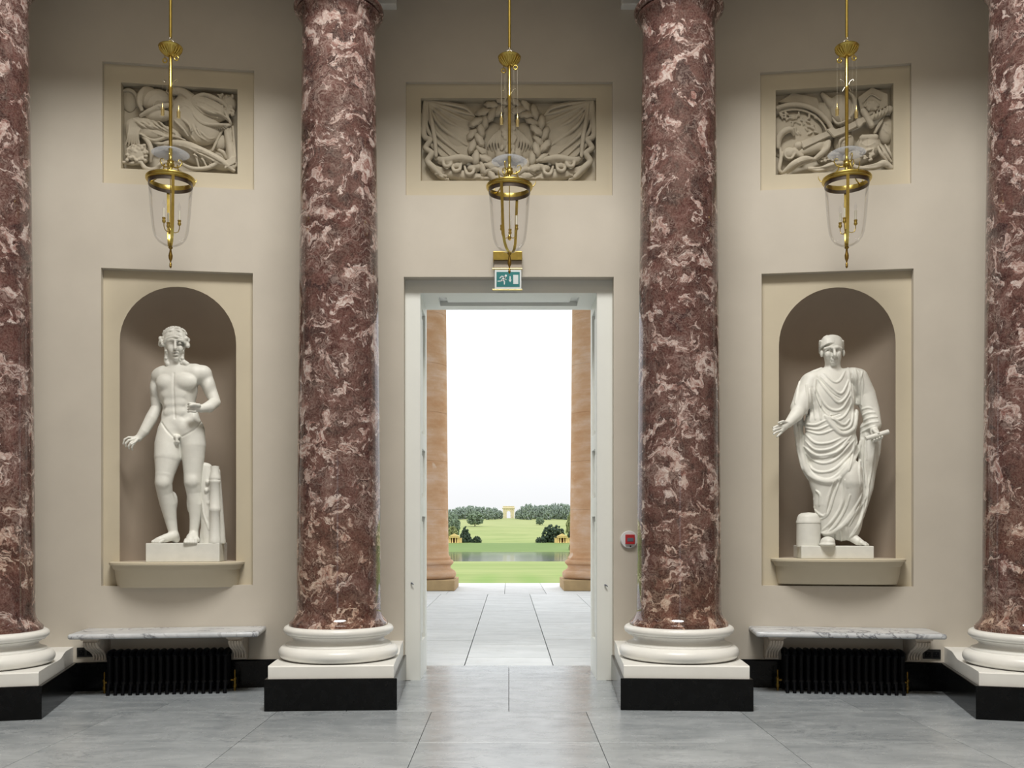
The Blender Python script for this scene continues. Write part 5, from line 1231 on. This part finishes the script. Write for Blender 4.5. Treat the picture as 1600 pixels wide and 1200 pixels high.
# lake
def water():
    t = NT('lake_water'); p = t.pos()
    t.bump(t.noise(t.map(p, (0.3,1.0,1)), 0.8, 4).outputs[0], 0.1, 0.05)
    return t.set((0.012,0.018,0.016,1), 0.12, IOR=1.33)
m = MB(); m.add([(-160,374,-11.2),(160,374,-11.2),(160,559,-11.2),(-160,559,-11.2)], [(0,1,2,3)])
struct('lake', m, water(), label='still lake reflecting sky and trees beyond the lawn', fix=False)
# terrace steps from portico to lawn
m = MB()
for k in range(10): m.box(-9, 9, PEDGE+0.0+0.36*k, PEDGE+0.36*(k+1), -4.0, -0.16*(k+1)-0.02)
struct('portico_steps', m, MT['paving'], label='stone steps dropping from the portico to the lawn')

# ------------------------------------------------------------------ trees
def leaf_mat(name, c, var=0.25):
    t = NT(name); p = t.pos(); oi = t.n('ObjectInfo')
    n = t.noise(p, 0.5, 4)
    a = tuple(x*(1-var) for x in c[:3])+(1,); b = tuple(x*(1+var) for x in c[:3])+(1,)
    return t.set(t.ramp(n.outputs[0], [(0.3,a),(0.7,b)]), 0.85)
LEAF = {'oak': leaf_mat('oak_leaves', L((112,128,106))), 'blue': leaf_mat('hazed_leaves', L((132,146,134))), 'dark': leaf_mat('yew_leaves', L((48,66,48))), 'olive': leaf_mat('olive_leaves', L((124,132,84)))}  # oak and distant leaf colours greyed and lightened in place of haze
MT['bark'] = plain('bark', L((84,74,60)), 0.9, var=0.2, scale=2)
def crown_mesh(seed, shape, nb, br):
    rn = random.Random(seed); m = MB()
    bm0 = bmesh.new(); bmesh.ops.create_icosphere(bm0, subdivisions=1, radius=1.0); bm0.verts.index_update()
    V0 = [v.co.copy() for v in bm0.verts]; F0 = [[v.index for v in f.verts] for f in bm0.faces]; bm0.free()
    k = 0
    while k < nb:
        x, y, z = rn.uniform(-1,1), rn.uniform(-1,1), rn.uniform(0,1)
        if shape == 'round': r = math.sqrt(max(0, 1-((z-0.45)/0.56)**2))
        elif shape == 'cone': r = (1-z)**0.8*1.0 if z > 0.06 else 0.6
        elif shape == 'spread': r = math.sqrt(max(0, 1-((z-0.4)/0.62)**2))*(0.75+0.25*math.sin(3*x+5*y))
        else: r = math.sqrt(max(0, 1-(z)**2))
        d = math.hypot(x, y)
        if d > r or d < r*0.5 and rn.random() < 0.7: continue
        k += 1; s_ = br*rn.uniform(0.6,1.35)
        m.add([(x+v.x*s_*rn.uniform(0.7,1.3), y+v.y*s_*rn.uniform(0.7,1.3), z+v.z*s_*0.62*rn.uniform(0.7,1.3)) for v in V0], F0)
    return m
def tree_proto(seed, shape, leaf, nb=300, br=0.115, trunk=0.2):
    m = crown_mesh(seed, shape, nb, br); me = bpy.data.meshes.new('crown'); me.from_pydata(m.v, [], m.f); me.update(); me.materials.append(LEAF[leaf])
    m = MB(); m.tube([(0,0,-0.06),(0.01,0,trunk*0.5),(0,0.01,0.45),(0.02,0,0.6)], [0.075,0.055,0.045,0.02], 8)
    for a in range(4): m.tube([(0,0,0.3+0.05*a),(0.35*math.cos(a*1.7),0.35*math.sin(a*1.7),0.55+0.06*a)], [0.03,0.01], 6)
    mt = bpy.data.meshes.new('trunk'); mt.from_pydata(m.v, [], m.f); mt.update(); fixn(mt); mt.materials.append(MT['bark'])
    return me, mt
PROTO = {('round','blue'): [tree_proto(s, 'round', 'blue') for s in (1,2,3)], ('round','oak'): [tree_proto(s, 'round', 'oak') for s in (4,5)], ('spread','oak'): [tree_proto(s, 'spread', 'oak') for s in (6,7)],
         ('cone','dark'): [tree_proto(8,'cone','dark')], ('round','dark'): [tree_proto(9,'round','dark')], ('bush','dark'): [tree_proto(10,'bush','dark',260)], ('round','olive'): [tree_proto(11,'round','olive')]}
def tree(kind, px, py_base, py_top, wpx, Y, label, name='park_tree', group=None, idx=0, lift=0.1, cat='tree'):
    """base pixel on the hillside, height and width in pixels at distance Y"""
    b = at(px, py_base, Y); h_ = (py_base-py_top)*Y/F; w_ = wpx*Y/F/2
    t = thing(name, label, cat, tuple(b), 0, group)
    me, mt = PROTO[kind][idx % len(PROTO[kind])]
    c = bpy.data.objects.new('crown', me); C.objects.link(c); c.parent = t; c.scale = (w_/1.1, w_/1.1, h_*(1-lift)/1.08); c.location = (0,0,h_*lift); c.rotation_euler = (0,0,idx*1.3)
    k = bpy.data.objects.new('trunk', mt); C.objects.link(k); k.parent = t; k.scale = (w_*0.9, w_*0.9, h_); 
    return t
def yhill(py):      # distance at which the hillside shows at this pixel row
    best = None
    for i in range(640, 1401, 4):
        r = HY-(ground_z(i)-EYE)*F/i
        if best is None or abs(r-py) < best[0]: best = (abs(r-py), i)
    return best[1]
GL, GR = 'trees of the left wood beside the arch', 'trees of the right wood beside the arch'
def ordn(i): return ['first','second','third','fourth','fifth','sixth','seventh','eighth','ninth','tenth'][i]
for i, (px, tp, wd) in enumerate(((780,796,13),(772,792,15),(763,791,15),(753,790,16),(744,790,16),(735,788,17),(726,790,16),(717,791,18),(707,794,17),(699,795,16))):
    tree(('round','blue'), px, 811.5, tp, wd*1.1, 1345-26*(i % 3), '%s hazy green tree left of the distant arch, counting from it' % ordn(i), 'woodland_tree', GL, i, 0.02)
for i, (px, tp, wd) in enumerate(((809,796,9),(817,789,15),(826,785,18),(836,788,16),(846,787,17),(856,787,16),(866,785,18),(876,784,18),(886,786,17),(896,786,17))):
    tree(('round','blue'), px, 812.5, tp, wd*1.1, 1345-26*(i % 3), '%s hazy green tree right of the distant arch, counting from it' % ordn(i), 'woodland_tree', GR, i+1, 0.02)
tree(('spread','oak'), 742, 822.5, 797, 31, yhill(822.5), 'broad lone parkland tree standing left on the hillside', idx=0, lift=0.14)
tree(('spread','oak'), 843.5, 820.5, 807, 15, yhill(820.5), 'small lone parkland tree standing right on the hillside', idx=1, lift=0.12)
tree(('round','oak'), 707, 838, 801, 27, 640, 'tall dark tree behind the left lake pavilion', idx=0, lift=0.04)
tree(('round','olive'), 707, 846, 821, 20, 620, 'olive green tree over the roof of the left lake pavilion', idx=0, lift=0.05)
tree(('cone','dark'), 727, 848.3, 819, 26, 612, 'dark cone-shaped yew right of the left lake pavilion', idx=0, lift=0.0)
tree(('bush','dark'), 745, 848.3, 836.5, 17, 606, 'rounded dark bush at the right foot of the cone-shaped yew', 'park_bush', idx=0, lift=0.0, cat='bush')
tree(('round','dark'), 864, 848.5, 818.5, 39, 615, 'large dark spreading yew left of the right lake pavilion', idx=0, lift=0.0)
tree(('bush','dark'), 845, 848.5, 838, 20, 606, 'low dark bush at the left foot of the large yew', 'park_bush', idx=1, lift=0.0, cat='bush')
tree(('round','olive'), 893, 848, 797, 19, 650, 'tall olive green tree behind the right lake pavilion', idx=1, lift=0.05)
tree(('round','dark'), 894, 847, 824, 14, 640, 'dark tree right behind the right lake pavilion', idx=1, lift=0.0)
tree(('round','olive'), 893.5, 866, 846, 11, 566, 'yellowish bush at the right end of the far lake bank', 'park_bush', idx=2, lift=0.0, cat='bush')

# ------------------------------------------------------------------ triumphal arch on the hill
MT['arch_stone'] = plain('arch_limestone', L((234,222,188)), 0.85, var=0.05, scale=0.3)
AY = 1400.0
def ax(px): return (px-CX)*AY/F
def az(py): return EYE+(HY-py)*AY/F
A = thing('triumphal_arch', 'pale stone triumphal arch on the distant hilltop', 'arch', (0, AY, az(810)))
def ak(name, m, mat=MT['arch_stone'], parent=A, **kw): return mk(name, m, mat, parent, off=tuple(A.location), **kw)
a0, a1, ztop, zbase = ax(785.8), ax(803.6), az(795), az(810.5); h0, h1 = ax(791.8), ax(797.6); hr = (h1-h0)/2; hs = az(798.3)-hr
for x0, x1 in ((a0,h0),(h1,a1)):
    m = MB(); m.box(x0, x1, AY-4, AY+4, zbase, ztop); pr = ak('pier', m)
    for k, xx in enumerate((x0+0.25*(x1-x0), x0+0.75*(x1-x0))):
        m = MB(); m.lathe([(0.62,zbase),(0.5,zbase+1),(0.46,ztop-1.2),(0.7,ztop)], cx=xx, cy=AY-4.5, n=12); ak('column', m, parent=pr, smooth=40)
m = MB(); lp = [(h0,ztop),(h0,hs)]+[((h0+h1)/2-hr*math.cos(PI*i/12), hs+hr*math.sin(PI*i/12)) for i in range(1,12)]+[(h1,hs),(h1,ztop)]
m.extrude([(x,AY-4,z) for x, z in lp], (0,8,0)); ak('arch_head', m)
m = MB(); m.box(ax(785), ax(804.4), AY-5.2, AY+5.2, ztop, ztop+0.9); m.box(ax(784.4), ax(805), AY-5.8, AY+5.8, ztop+0.9, ztop+1.5); ak('cornice', m)
m = MB(); m.box(ax(786), ax(803.4), AY-4, AY+4, ztop+1.5, az(791.6)); m.box(ax(785.4), ax(804), AY-4.6, AY+4.6, az(791.6), az(790.9)); ak('attic', m)
m = MB(); m.box(ax(806.8), ax(809.5), AY+10, AY+16, az(811), az(800)); ak('side_lodge', m)

# ------------------------------------------------------------------ lake pavilions
MT['pav'] = plain('pavilion_stone', L((232,204,138)), 0.85, var=0.05, scale=0.5)
MT['pav_dark'] = plain('pavilion_interior', L((128,84,58)), 0.9, var=0.1, scale=1)
def pavilion(px, wing, label):
    Y = 602.0; s = Y/F; b = at(px, 848.8, Y); t = thing('lake_pavilion', label, 'pavilion', tuple(b), 0, 'small temple pavilions beside the lake')
    hw = 7.2*s
    m = MB(); m.box(-hw-0.3, hw+0.3, -2.0, 5, 0, 0.9*s); mk('steps', m, MT['pav'], t)
    c0 = None
    for x in (-hw+0.6, -hw/3, hw/3, hw-0.6):
        m = MB(); m.lathe([(0.5,0.9*s),(0.42,1.4*s),(0.36,7.9*s),(0.52,8.5*s)], n=14, cx=x, cy=-1.2); mk('column', m, MT['pav'], t, smooth=40)
    m = MB(); m.box(-hw+0.3, hw-0.3, 1.8, 2.2, 0.8*s, 8.5*s); mk('inner_wall', m, MT['pav_dark'], t)
    m = MB(); m.box(-hw, -hw+0.6, -1, 2.2, 0.8*s, 8.5*s); m.box(hw-0.6, hw, -1, 2.2, 0.8*s, 8.5*s); mk('side_wall', m, MT['pav'], t)
    m = MB(); m.box(-hw-0.3, hw+0.3, -2.0, 2.4, 8.5*s, 10.6*s); mk('entablature', m, MT['pav'], t)
    m = MB(); m.extrude([(-hw-0.6,-2.2,10.6*s),(hw+0.6,-2.2,10.6*s),(0,-2.2,15.2*s)], (0,5,0)); mk('pediment', m, MT['pav'], t)
    for wx0, wx1 in wing:
        m = MB(); m.box(wx0*s, wx1*s, -0.6, 2.2, 0, 7.4*s); m.box(wx0*s-0.2, wx1*s+0.2, -0.8, 2.4, 7.4*s, 8.2*s); mk('wing', m, MT['pav'], t)
    return t
pavilion(709.5, [(7,12),(-12,-7)], 'small yellow temple pavilion on the left lake bank')
pavilion(878.5, [(-12,-7),(7,11.5)], 'small yellow temple pavilion on the right lake bank')
